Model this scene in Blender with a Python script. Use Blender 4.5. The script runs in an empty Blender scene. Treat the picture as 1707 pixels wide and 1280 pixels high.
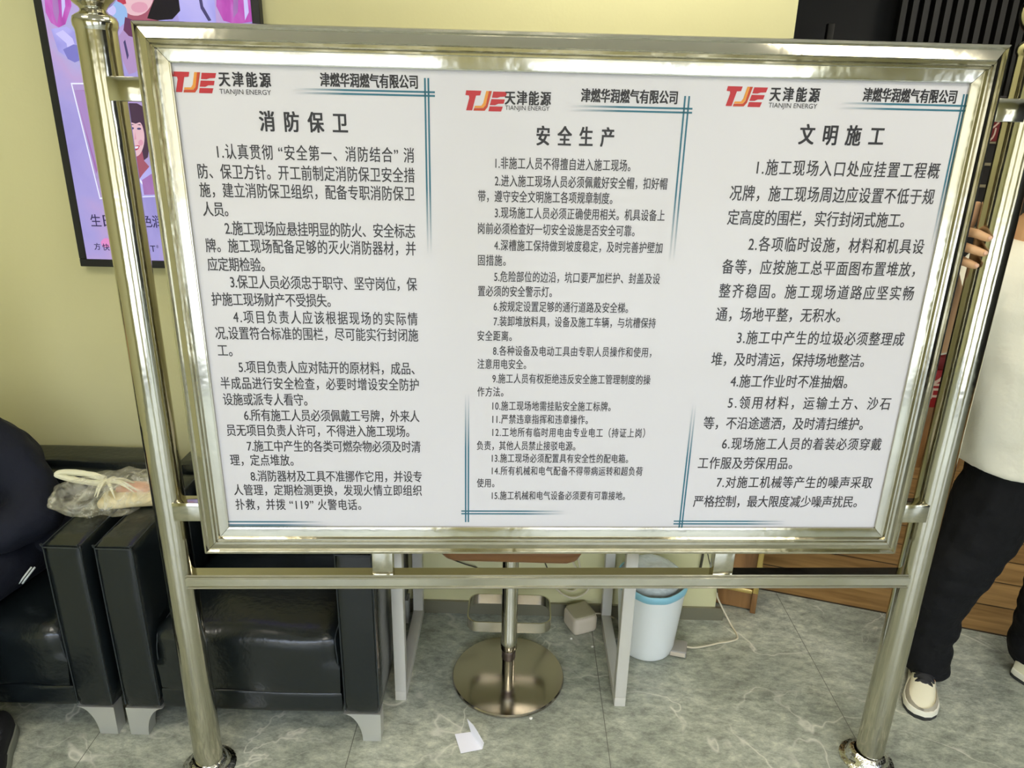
import bpy, bmesh, math, random
from mathutils import Vector, Matrix, noise

random.seed(7)
SC = bpy.context.scene
COL = SC.collection

# ------------------------------------------------------------------ camera
cam_d = bpy.data.cameras.new('camera')
cam_d.sensor_fit = 'HORIZONTAL'
cam_d.sensor_width = 36.0
cam_d.lens = 1200.0 * 36.0 / 1707.0
cam_d.clip_start = 0.05
cam = bpy.data.objects.new('camera', cam_d)
COL.objects.link(cam)
yaw, pitch, roll = math.radians(-0.3929), math.radians(19.505), math.radians(-1.2975)
fwd = Vector((math.sin(yaw) * math.cos(pitch), math.cos(yaw) * math.cos(pitch), -math.sin(pitch)))
rgt = Vector((math.cos(yaw), -math.sin(yaw), 0))
dwn = fwd.cross(rgt)
r2 = rgt * math.cos(roll) + dwn * math.sin(roll)
d2 = -rgt * math.sin(roll) + dwn * math.cos(roll)
m = Matrix((r2, -d2, -fwd)).transposed().to_4x4()
m.translation = Vector((-0.1105, -1.5783, 1.7383))
cam.matrix_world = m
SC.camera = cam

# ------------------------------------------------------------------ view, daylight, ceiling lights
SC.view_settings.view_transform = 'Standard'
SC.view_settings.look = 'None'
SC.view_settings.exposure = 0.34
SC.view_settings.gamma = 1.0
SC.view_settings.use_curve_mapping = False
SC.cycles.use_denoising = True
SC.cycles.max_bounces = 8
SC.cycles.glossy_bounces = 5
SC.cycles.caustics_reflective = False
SC.cycles.caustics_refractive = False
SC.cycles.sample_clamp_indirect = 6.0

DAYLIGHT = 6.4            # overcast street seen through the shop front behind the camera
PANEL_POWER = 13.5         # ceiling light panels
PANELS = [(0.20, 0.20), (-1.5, -0.9), (1.3, -0.9), (0.1, -2.4), (2.9, 1.5)]

world = bpy.data.worlds.new('overcast sky')
SC.world = world
world.use_nodes = True
wb = world.node_tree.nodes['Background']
wb.inputs['Color'].default_value = (0.82, 0.93, 1.17, 1)
wb.inputs['Strength'].default_value = DAYLIGHT


# ------------------------------------------------------------------ materials
def lin(c):
    return tuple((x / 12.92 if x <= .04045 else ((x + .055) / 1.055) ** 2.4) for x in c)


def rgb(r, g, b):
    return lin((r / 255, g / 255, b / 255)) + (1,)


def mat(name, col, rough=.5, metal=0.0, spec=.5, bump=None, vary=None, coat=0.0, emit=None, sheen=0.0, trans=0.0):
    """bump=(scale, strength), vary=(scale, amount): procedural noise"""
    m = bpy.data.materials.new(name)
    m.use_nodes = True
    nt = m.node_tree
    p = nt.nodes['Principled BSDF']
    p.inputs['Base Color'].default_value = col
    p.inputs['Roughness'].default_value = rough
    p.inputs['Metallic'].default_value = metal
    p.inputs['Specular IOR Level'].default_value = spec
    p.inputs['Coat Weight'].default_value = coat
    p.inputs['Sheen Weight'].default_value = sheen
    p.inputs['Transmission Weight'].default_value = trans
    if emit:
        p.inputs['Emission Color'].default_value = emit[0]
        p.inputs['Emission Strength'].default_value = emit[1]
    tc = nt.nodes.new('ShaderNodeTexCoord')
    if bump:
        n = nt.nodes.new('ShaderNodeTexNoise')
        n.inputs['Scale'].default_value = bump[0]
        n.inputs['Detail'].default_value = 4
        nt.links.new(tc.outputs['Object'], n.inputs['Vector'])
        b = nt.nodes.new('ShaderNodeBump')
        b.inputs['Strength'].default_value = bump[1]
        b.inputs['Distance'].default_value = .02
        nt.links.new(n.outputs['Fac'], b.inputs['Height'])
        nt.links.new(b.outputs['Normal'], p.inputs['Normal'])
    if vary:
        n = nt.nodes.new('ShaderNodeTexNoise')
        n.inputs['Scale'].default_value = vary[0]
        n.inputs['Detail'].default_value = 5
        nt.links.new(tc.outputs['Object'], n.inputs['Vector'])
        mx = nt.nodes.new('ShaderNodeMix')
        mx.data_type = 'RGBA'
        a = vary[1]
        mx.inputs['A'].default_value = tuple(max(0, x * (1 - a)) for x in col[:3]) + (1,)
        mx.inputs['B'].default_value = tuple(min(1, x * (1 + a)) for x in col[:3]) + (1,)
        nt.links.new(n.outputs['Fac'], mx.inputs['Factor'])
        nt.links.new(mx.outputs['Result'], p.inputs['Base Color'])
    return m


def floor_material():
    m = bpy.data.materials.new('grey green stone tile')
    m.use_nodes = True
    nt = m.node_tree
    N, L = nt.nodes, nt.links
    p = N['Principled BSDF']
    tc = N.new('ShaderNodeTexCoord')

    def noise_(scale, detail=6, rough=.6, dist=0.0):
        n = N.new('ShaderNodeTexNoise')
        n.inputs['Scale'].default_value = scale
        n.inputs['Detail'].default_value = detail
        n.inputs['Roughness'].default_value = rough
        n.inputs['Distortion'].default_value = dist
        L.new(tc.outputs['Object'], n.inputs['Vector'])
        return n

    def ramp(src, stops):
        r = N.new('ShaderNodeValToRGB')
        while len(r.color_ramp.elements) < len(stops):
            r.color_ramp.elements.new(.5)
        for e, (pos, c) in zip(r.color_ramp.elements, stops):
            e.position = pos
            e.color = c
        L.new(src, r.inputs['Fac'])
        return r

    def mix(fac, a, b, typ='MIX'):
        x = N.new('ShaderNodeMix')
        x.data_type = 'RGBA'
        x.blend_type = typ
        for sock, val in (('Factor', fac), ('A', a), ('B', b)):
            if isinstance(val, (tuple, float, int)):
                x.inputs[sock].default_value = val
            else:
                L.new(val, x.inputs[sock])
        return x.outputs['Result']
    big = noise_(2.4, 6, .62, .2)
    fine = noise_(13, 13, .84, .12)
    mp_ = N.new('ShaderNodeMapping')
    mp_.inputs['Rotation'].default_value = (0, 0, math.radians(38))
    mp_.inputs['Scale'].default_value = (1.2, 2.2, 1.0)
    L.new(tc.outputs['Object'], mp_.inputs['Vector'])
    L.new(mp_.outputs['Vector'], fine.inputs['Vector'])
    base = ramp(big.outputs['Fac'], [(.3, rgb(142, 147, 134)), (.5, rgb(168, 172, 157)), (.72, rgb(192, 195, 180))])
    fr = ramp(fine.outputs['Fac'], [(.36, (.46, .46, .45, 1)), (.5, (.94, .94, .92, 1)), (.64, (1.5, 1.48, 1.40, 1))])
    c = mix(1.0, base.outputs['Color'], fr.outputs['Color'], 'MULTIPLY')
    # pale veins: thin zero crossings of warped noise, kept in patches
    for sc, wdt, seed in ((1.3, .0045, 0), (2.3, .006, 1)):
        v = noise_(sc, 4, .5, .7)
        v.noise_dimensions = '4D'
        v.inputs['W'].default_value = 3.7 + seed * 5
        s = N.new('ShaderNodeMath')
        s.operation = 'SUBTRACT'
        L.new(v.outputs['Fac'], s.inputs[0])
        s.inputs[1].default_value = .5
        a = N.new('ShaderNodeMath')
        a.operation = 'ABSOLUTE'
        L.new(s.outputs[0], a.inputs[0])
        rr = ramp(a.outputs[0], [(0, (1, 1, 1, 1)), (wdt, (0, 0, 0, 1))])
        pm = noise_(1.7 + seed, 2, .5)
        pr_ = ramp(pm.outputs['Fac'], [(.47, (0, 0, 0, 1)), (.60, (.75, .75, .75, 1))])
        f = N.new('ShaderNodeMath')
        f.operation = 'MULTIPLY'
        L.new(rr.outputs['Color'], f.inputs[0])
        L.new(pr_.outputs['Color'], f.inputs[1])
        c = mix(f.outputs[0], c, rgb(232, 230, 214))
    # grout lines of 0.765 m tiles
    sep = N.new('ShaderNodeSeparateXYZ')
    L.new(tc.outputs['Object'], sep.inputs[0])
    for ax, off, tone in (('Y', .345, rgb(176, 174, 156)), ('X', .19, rgb(96, 96, 86))):
        a1 = N.new('ShaderNodeMath'); a1.operation = 'SUBTRACT'
        L.new(sep.outputs[ax], a1.inputs[0]); a1.inputs[1].default_value = off
        a2 = N.new('ShaderNodeMath'); a2.operation = 'PINGPONG'
        L.new(a1.outputs[0], a2.inputs[0]); a2.inputs[1].default_value = .765 / 2
        a3 = N.new('ShaderNodeMath'); a3.operation = 'LESS_THAN'
        L.new(a2.outputs[0], a3.inputs[0]); a3.inputs[1].default_value = .0011
        c = mix(a3.outputs[0], c, tone)
    L.new(c, p.inputs['Base Color'])
    rg = ramp(fine.outputs['Fac'], [(.3, (.26, .26, .26, 1)), (.7, (.40, .40, .40, 1))])
    L.new(rg.outputs['Color'], p.inputs['Roughness'])
    b = N.new('ShaderNodeBump')
    b.inputs['Strength'].default_value = .06
    b.inputs['Distance'].default_value = .01
    L.new(fine.outputs['Fac'], b.inputs['Height'])
    L.new(b.outputs['Normal'], p.inputs['Normal'])
    return m


def wood_material(name, ca, cb, scale=(1.2, 9, 9), plank=None):
    m = bpy.data.materials.new(name)
    m.use_nodes = True
    nt = m.node_tree
    N, L = nt.nodes, nt.links
    p = N['Principled BSDF']
    tc = N.new('ShaderNodeTexCoord')
    mp = N.new('ShaderNodeMapping')
    mp.inputs['Scale'].default_value = scale
    L.new(tc.outputs['Object'], mp.inputs['Vector'])
    n = N.new('ShaderNodeTexNoise')
    n.inputs['Scale'].default_value = 2.6
    n.inputs['Detail'].default_value = 7
    n.inputs['Distortion'].default_value = .8
    L.new(mp.outputs['Vector'], n.inputs['Vector'])
    r = N.new('ShaderNodeValToRGB')
    r.color_ramp.elements[0].position = .32
    r.color_ramp.elements[0].color = ca
    r.color_ramp.elements[1].position = .7
    r.color_ramp.elements[1].color = cb
    L.new(n.outputs['Fac'], r.inputs['Fac'])
    L.new(r.outputs['Color'], p.inputs['Base Color'])
    if plank:
        sep = N.new('ShaderNodeSeparateXYZ')
        L.new(tc.outputs['Object'], sep.inputs[0])
        a2 = N.new('ShaderNodeMath'); a2.operation = 'PINGPONG'
        L.new(sep.outputs['Y'], a2.inputs[0]); a2.inputs[1].default_value = plank / 2
        a3 = N.new('ShaderNodeMath'); a3.operation = 'LESS_THAN'
        L.new(a2.outputs[0], a3.inputs[0]); a3.inputs[1].default_value = .004
        mx = N.new('ShaderNodeMix'); mx.data_type = 'RGBA'
        L.new(a3.outputs[0], mx.inputs['Factor'])
        L.new(r.outputs['Color'], mx.inputs['A'])
        mx.inputs['B'].default_value = rgb(52, 38, 24)
        L.new(mx.outputs['Result'], p.inputs['Base Color'])
    p.inputs['Roughness'].default_value = .38
    return m


def steel_material():
    m = bpy.data.materials.new('polished stainless steel')
    m.use_nodes = True
    nt = m.node_tree
    N, L = nt.nodes, nt.links
    p = N['Principled BSDF']
    p.inputs['Base Color'].default_value = (.55, .525, .43, 1)
    p.inputs['Metallic'].default_value = 1
    tc = N.new('ShaderNodeTexCoord')
    n = N.new('ShaderNodeTexNoise')
    n.inputs['Scale'].default_value = 14
    n.inputs['Detail'].default_value = 3
    L.new(tc.outputs['Object'], n.inputs['Vector'])
    r = N.new('ShaderNodeMapRange')
    r.inputs['To Min'].default_value = .06
    r.inputs['To Max'].default_value = .19
    L.new(n.outputs['Fac'], r.inputs['Value'])
    L.new(r.outputs['Result'], p.inputs['Roughness'])
    b = N.new('ShaderNodeBump')
    b.inputs['Strength'].default_value = .10
    b.inputs['Distance'].default_value = .012
    L.new(n.outputs['Fac'], b.inputs['Height'])
    L.new(b.outputs['Normal'], p.inputs['Normal'])
    return m


def bag_material(name, tint, clear):
    m = bpy.data.materials.new(name)
    m.use_nodes = True
    nt = m.node_tree
    N, L = nt.nodes, nt.links
    p = N['Principled BSDF']
    p.inputs['Base Color'].default_value = tint
    p.inputs['Roughness'].default_value = .22
    p.inputs['Specular IOR Level'].default_value = .8
    t = N.new('ShaderNodeBsdfTransparent')
    mx = N.new('ShaderNodeMixShader')
    tc = N.new('ShaderNodeTexCoord')
    n = N.new('ShaderNodeTexNoise')
    n.inputs['Scale'].default_value = 22
    n.inputs['Detail'].default_value = 5
    n.inputs['Distortion'].default_value = 1.5
    L.new(tc.outputs['Object'], n.inputs['Vector'])
    r = N.new('ShaderNodeMapRange')
    r.inputs['From Min'].default_value = .35
    r.inputs['From Max'].default_value = .65
    r.inputs['To Min'].default_value = 1 - clear * .75
    r.inputs['To Max'].default_value = max(0, 1 - clear * 1.2)
    L.new(n.outputs['Fac'], r.inputs['Value'])
    L.new(r.outputs['Result'], mx.inputs['Fac'])
    L.new(t.outputs[0], mx.inputs[1])
    L.new(p.outputs[0], mx.inputs[2])
    L.new(mx.outputs[0], N['Material Output'].inputs['Surface'])
    b = N.new('ShaderNodeBump')
    b.inputs['Strength'].default_value = .5
    b.inputs['Distance'].default_value = .01
    L.new(n.outputs['Fac'], b.inputs['Height'])
    L.new(b.outputs['Normal'], p.inputs['Normal'])
    return m


def fade_material(name, ink, paper):
    """printed line whose ink fades to paper along the 'ink' attribute"""
    m = bpy.data.materials.new(name)
    m.use_nodes = True
    nt = m.node_tree
    p = nt.nodes['Principled BSDF']
    a = nt.nodes.new('ShaderNodeAttribute')
    a.attribute_name = 'ink'
    mx = nt.nodes.new('ShaderNodeMix')
    mx.data_type = 'RGBA'
    mx.inputs['A'].default_value = paper
    mx.inputs['B'].default_value = ink
    nt.links.new(a.outputs['Fac'], mx.inputs['Factor'])
    nt.links.new(mx.outputs['Result'], p.inputs['Base Color'])
    p.inputs['Roughness'].default_value = .35
    return m


PAPER = rgb(214, 212, 216)
M = dict(
    steel=steel_material(),
    floor=floor_material(),
    wood=wood_material('brown plank floor', rgb(134, 102, 58), rgb(186, 150, 94), plank=.19),
    cab_wood=wood_material('walnut panel', rgb(112, 78, 42), rgb(160, 118, 70), (9, 9, 1.2)),
    wall=mat('khaki yellow wall paint', rgb(213, 209, 160), .75, vary=(1.3, .03), bump=(90, .03)),
    ceil=mat('white ceiling paint', rgb(232, 230, 222), .8),
    skirt=mat('dull metal skirting', rgb(150, 146, 126), .3, metal=.7),
    black_wall=mat('black painted wall', rgb(20, 19, 17), .6),
    slat=mat('dark charcoal slat', rgb(46, 45, 40), .5),
    leather=mat('black leather', rgb(19, 25, 27), .25, spec=.6, bump=(60, .08), vary=(3, .2)),
    piping=mat('black piping', rgb(40, 46, 48), .42),
    chrome=mat('brushed chrome foot', rgb(218, 218, 214), .34, metal=.75),
    paper=mat('glossy white print', PAPER, .3, spec=.45, coat=.15),
    ink=mat('charcoal print ink', rgb(52, 50, 54), .4),
    ink_bold=mat('black print ink', rgb(36, 34, 38), .4),
    teal=fade_material('teal print line', rgb(44, 108, 128), PAPER),
    logo_red=mat('crimson print ink', rgb(186, 44, 52), .4),
    logo_orange=mat('orange print ink', rgb(226, 150, 60), .4),
    logo_rust=mat('rust print ink', rgb(190, 66, 36), .4),
    white_metal=mat('off white powder coat', rgb(206, 203, 192), .4, vary=(5, .04)),
    table=mat('white laminate', rgb(228, 226, 218), .4),
    brown=mat('brown seat leather', rgb(150, 104, 66), .45, vary=(6, .1)),
    base=mat('mirror steel disc', (.47, .43, .39, 1), .16, metal=1, bump=(5, .02)),
    strap=mat('satin steel strap', (.60, .57, .48, 1), .25, metal=1),
    dark_ring=mat('tarnished weld ring', (.20, .16, .14, 1), .4, metal=1, vary=(30, .5)),
    bucket=mat('pale blue white plastic', rgb(236, 240, 236), .35, vary=(4, .03)),
    blue=mat('light blue liner edge', rgb(140, 198, 214), .35),
    liner=bag_material('milky bag film', rgb(214, 224, 224), .35),
    bag=bag_material('clear bag film', rgb(236, 234, 214), .80),
    bag_handle=mat('gathered bag film', rgb(226, 224, 196), .35),
    food=mat('cream wrapped food', rgb(226, 212, 164), .6, vary=(14, .12), bump=(20, .3)),
    food_pink=mat('pink print on wrapper', rgb(216, 168, 140), .6, vary=(20, .15)),
    cream=mat('cream plastic', rgb(206, 194, 172), .5, vary=(6, .03)),
    cream_top=mat('greige plastic lid', rgb(176, 168, 138), .55),
    grey=mat('grey plastic', rgb(158, 154, 144), .5),
    cable=mat('white cable', rgb(216, 208, 180), .5),
    cable_dark=mat('dark cable', rgb(70, 66, 52), .5),
    card=mat('white card', rgb(240, 240, 248), .6),
    gold=mat('polished brass trim', (.86, .66, .26, 1), .22, metal=1),
    bezel=mat('black screen bezel', rgb(20, 22, 26), .4),
    red=mat('dark red panel', rgb(110, 22, 24), .5),
    red_bright=mat('red box', rgb(150, 20, 26), .5),
    shelf_dark=mat('dark shelf board', rgb(30, 26, 20), .6),
    strip=mat('pale price strip', rgb(150, 140, 110), .5),
    sign_ink=mat('pale sign letter', rgb(214, 190, 170), .5),
    skin=mat('skin', rgb(214, 168, 124), .5, vary=(18, .08)),
    nail=mat('finger nail', rgb(222, 178, 150), .3),
    hair=mat('black hair', rgb(20, 17, 15), .5),
    lip=mat('lips', rgb(170, 100, 88), .5),
    eye=mat('eye', rgb(220, 216, 208), .2),
    iris=mat('dark iris', rgb(30, 20, 14), .2),
    shirt=mat('white cotton', rgb(226, 223, 205), .85, vary=(5, .03), bump=(14, .35), sheen=.2),
    trousers=mat('black trousers', rgb(13, 14, 16), .85, spec=.25, bump=(16, .5), vary=(7, .2)),
    navy=mat('dark navy cloth', rgb(15, 19, 32), .8, spec=.3, bump=(14, .5), vary=(8, .3)),
    shoe_white=mat('cream shoe leather', rgb(236, 230, 200), .5),
    shoe_grey=mat('grey suede', rgb(176, 168, 148), .7),
    shoe_black=mat('black shoe mesh', rgb(24, 24, 26), .7),
    sole_white=mat('white midsole', rgb(238, 234, 214), .5),
    sole_dark=mat('dark outsole', rgb(44, 46, 46), .6),
    sole_grey=mat('grey green sole', rgb(130, 132, 118), .6),
    drawcord=mat('pale drawcord', rgb(200, 206, 204), .5),
    mullion=mat('dark aluminium mullion', rgb(60, 60, 60), .4, metal=.6),
    panel_frame=mat('white light frame', rgb(235, 235, 230), .5),
    debris=mat('white crumb', rgb(236, 234, 220), .6),
)
pm = mat('lit ceiling panel', (1, 1, 1, 1), .5, emit=((1.0, .93, .80, 1), PANEL_POWER))
M['panel'] = pm
M['flange'] = mat('crinkled chrome', (.74, .73, .68, 1), .12, metal=1, bump=(38, .35))
M['pavement'] = mat('pale street paving', rgb(190, 188, 182), .8, vary=(2, .08))
M['facade'] = mat('beige street facade', rgb(176, 166, 140), .8, vary=(1, .1))


# ------------------------------------------------------------------ mesh helpers
def finish(name, bm, m, parent=None, smooth=True, angle=40, loc=None):
    bm.normal_update()
    bmesh.ops.recalc_face_normals(bm, faces=bm.faces)
    me = bpy.data.meshes.new(name)
    bm.to_mesh(me)
    bm.free()
    return mesh_obj(name, me, m, parent, smooth, angle, loc)


def mesh_obj(name, me, m, parent=None, smooth=True, angle=40, loc=None):
    ms = m if isinstance(m, (list, tuple)) else [m]
    for x in ms:
        me.materials.append(x)
    if smooth:
        me.polygons.foreach_set('use_smooth', [True] * len(me.polygons))
        if angle:
            me.set_sharp_from_angle(angle=math.radians(angle))
    o = bpy.data.objects.new(name, me)
    COL.objects.link(o)
    if parent:
        o.parent = parent
    if loc:
        o.location = loc
    return o


def tag(o, label=None, cat=None, group=None, kind=None):
    if label: o['label'] = label
    if cat: o['category'] = cat
    if group: o['group'] = group
    if kind: o['kind'] = kind
    return o


def thing(name, label, cat, loc=(0, 0, 0), rz=0.0, group=None):
    o = bpy.data.objects.new(name, None)
    o.empty_display_size = .1
    o.location = loc
    o.rotation_euler = (0, 0, rz)
    COL.objects.link(o)
    return tag(o, label, cat, group)


def add_box(bm, c, s, bevel=0.0, seg=2, rot=None):
    r = bmesh.ops.create_cube(bm, size=1)
    vs = r['verts']
    mt = Matrix.Translation(c)
    if rot is not None:
        mt = mt @ rot.to_4x4()
    mt = mt @ Matrix.Diagonal((s[0], s[1], s[2], 1))
    bmesh.ops.transform(bm, matrix=mt, verts=vs)
    if bevel:
        es = list({e for v in vs for e in v.link_edges})
        bmesh.ops.bevel(bm, geom=es, offset=bevel, segments=seg, profile=.5, affect='EDGES')
    return vs


def bx(c, s, bevel=0.0, seg=2, rot=None):
    bm = bmesh.new()
    add_box(bm, c, s, bevel, seg, rot)
    return bm


def add_rings(bm, rings, cap=True):
    """rings: lists of equal numbers of points"""
    vr = [[bm.verts.new(p) for p in r] for r in rings]
    n = len(vr[0])
    for a, b in zip(vr, vr[1:]):
        for i in range(n):
            bm.faces.new((a[i], a[(i + 1) % n], b[(i + 1) % n], b[i]))
    if cap:
        bm.faces.new(vr[0][::-1])
        bm.faces.new(vr[-1])
    return vr


def add_lathe(bm, prof, c=(0, 0, 0), n=32):
    """prof: (radius, z) from bottom to top"""
    c = Vector(c)
    rings = [[c + Vector((max(r, 1e-4) * math.cos(2 * math.pi * i / n), max(r, 1e-4) * math.sin(2 * math.pi * i / n), z))
              for i in range(n)] for r, z in prof]
    add_rings(bm, rings)


def add_tube(bm, pts, r, n=10):
    pts = [Vector(p) for p in pts]
    rs = r if isinstance(r, (list, tuple)) else [r] * len(pts)
    up = Vector((.123, .31, .94)).normalized()
    rings = []
    for i, p in enumerate(pts):
        t = (pts[min(i + 1, len(pts) - 1)] - pts[max(i - 1, 0)]).normalized()
        u = up - t * up.dot(t)
        if u.length < .05:
            u = Vector((1, 0, 0)) - t * t.x
        u.normalize()
        up = u
        v = t.cross(u)
        rings.append([p + (u * math.cos(2 * math.pi * k / n) + v * math.sin(2 * math.pi * k / n)) * rs[i] for k in range(n)])
    add_rings(bm, rings)


def spline(pts, k=6):
    """Catmull-Rom through points"""
    P = [Vector(p) for p in pts]
    out = []
    for i in range(len(P) - 1):
        p0, p1, p2, p3 = P[max(i - 1, 0)], P[i], P[i + 1], P[min(i + 2, len(P) - 1)]
        for j in range(k):
            t = j / k
            out.append(.5 * ((2 * p1) + (p2 - p0) * t + (2 * p0 - 5 * p1 + 4 * p2 - p3) * t * t + (3 * p1 - p0 - 3 * p2 + p3) * t ** 3))
    out.append(P[-1])
    return out


def add_ball(bm, c, r, rot=None, sub=3):
    """r may be a 3-tuple"""
    if not isinstance(r, (tuple, list)):
        r = (r, r, r)
    res = bmesh.ops.create_icosphere(bm, subdivisions=sub, radius=1)
    mt = Matrix.Translation(c)
    if rot is not None:
        mt = mt @ rot.to_4x4()
    mt = mt @ Matrix.Diagonal((r[0], r[1], r[2], 1))
    bmesh.ops.transform(bm, matrix=mt, verts=res['verts'])


def add_limb(bm, chain, sub=2):
    """chain of (point, radius): tapered capsules, meant for fuse()"""
    for p, r in chain:
        add_ball(bm, p, r, sub=sub)
    for (a, ra), (b, rb) in zip(chain, chain[1:]):
        a, b = Vector(a), Vector(b)
        add_tube(bm, [a, a.lerp(b, .5), b], [ra, (ra + rb) / 2, rb], 14)


def fuse(name, bm, m, parent=None, voxel=.006, smooth=6, wrinkle=None, clip_below=None):
    """union of overlapping closed shapes as one continuous skin"""
    bm.normal_update()
    me = bpy.data.meshes.new(name + '_raw')
    bm.to_mesh(me)
    bm.free()
    o = bpy.data.objects.new(name + '_raw', me)
    COL.objects.link(o)
    md = o.modifiers.new('r', 'REMESH')
    md.mode = 'VOXEL'
    md.voxel_size = voxel
    md.use_smooth_shade = True
    sm = o.modifiers.new('s', 'SMOOTH')
    sm.factor = .5
    sm.iterations = smooth
    dg = bpy.context.evaluated_depsgraph_get()
    dg.update()
    res = bpy.data.meshes.new_from_object(o.evaluated_get(dg))
    bpy.data.objects.remove(o)
    bpy.data.meshes.remove(me)
    res.name = name
    if wrinkle:
        sc, amp = wrinkle[:2]
        st = Vector(wrinkle[2]) if len(wrinkle) > 2 else Vector((1, 1, 1))
        res.update()
        nr = [v.normal.copy() for v in res.vertices]
        for v, n_ in zip(res.vertices, nr):
            q = Vector((v.co.x * st.x, v.co.y * st.y, v.co.z * st.z)) * sc
            d = noise.noise(q) + .5 * noise.noise(q * 2.1 + Vector((3, 1, 7)))
            v.co += n_ * d * amp
    return mesh_obj(name, res, m, parent, True, None)


_font_curve = bpy.data.curves.new('type', 'FONT')
_font_obj = bpy.data.objects.new('type', _font_curve)
COL.objects.link(_font_obj)


def text_verts(s, bold=0.0, space=1.0):
    """flat glyph mesh in em units: list of verts, faces"""
    c = _font_curve
    c.body = s
    c.size = 1
    c.offset = bold
    c.space_character = space
    c.resolution_u = 3
    bpy.context.view_layer.update()
    dg = bpy.context.evaluated_depsgraph_get()
    me = bpy.data.meshes.new_from_object(_font_obj.evaluated_get(dg))
    vs = [v.co.copy() for v in me.vertices]
    fs = [tuple(p.vertices) for p in me.polygons]
    bpy.data.meshes.remove(me)
    return vs, fs


def put_text(bm, s, x0, x1, y, zc, em, xs=None, bold=0.0):
    """write s between x0 and x1 on the plane y=const (read from -y), em height em.
    xs: glyph width as a share of its height; the letter spacing then takes up the rest.
    bold: stroke gain in em, made by overprinting"""
    sp = 1.0
    if xs and len(s) > 2:
        v1 = text_verts(s, 0, 1.0)[0]
        v2 = text_verts(s, 0, 1.2)[0]
        w1 = max(v.x for v in v1) - min(v.x for v in v1)
        w2 = max(v.x for v in v2) - min(v.x for v in v2)
        want = (x1 - x0) / (xs * em)
        sp = max(.85, min(2, 1.0 + .2 * (want - w1) / (w2 - w1)))
    vs, fs = text_verts(s, 0, sp)
    a = min(v.x for v in vs)
    b = max(v.x for v in vs)
    k = (x1 - x0) / (b - a)
    z0 = zc - .36 * em
    offs = [(0, 0)] if not bold else [(-bold, -bold * .6), (bold, -bold * .6), (-bold, bold * .6), (bold, bold * .6)]
    for i, (ox, oz) in enumerate(offs):
        nv = [bm.verts.new((x0 + (v.x - a) * k + ox * em, y - i * 2e-5, z0 + (v.y + oz) * em)) for v in vs]
        for f in fs:
            try:
                bm.faces.new([nv[i_] for i_ in f])
            except ValueError:
                pass


def flat_poly(bm, pts, y, mi=0):
    f = bm.faces.new([bm.verts.new((p[0], y, p[1])) for p in pts])
    f.material_index = mi
    return f


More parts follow.
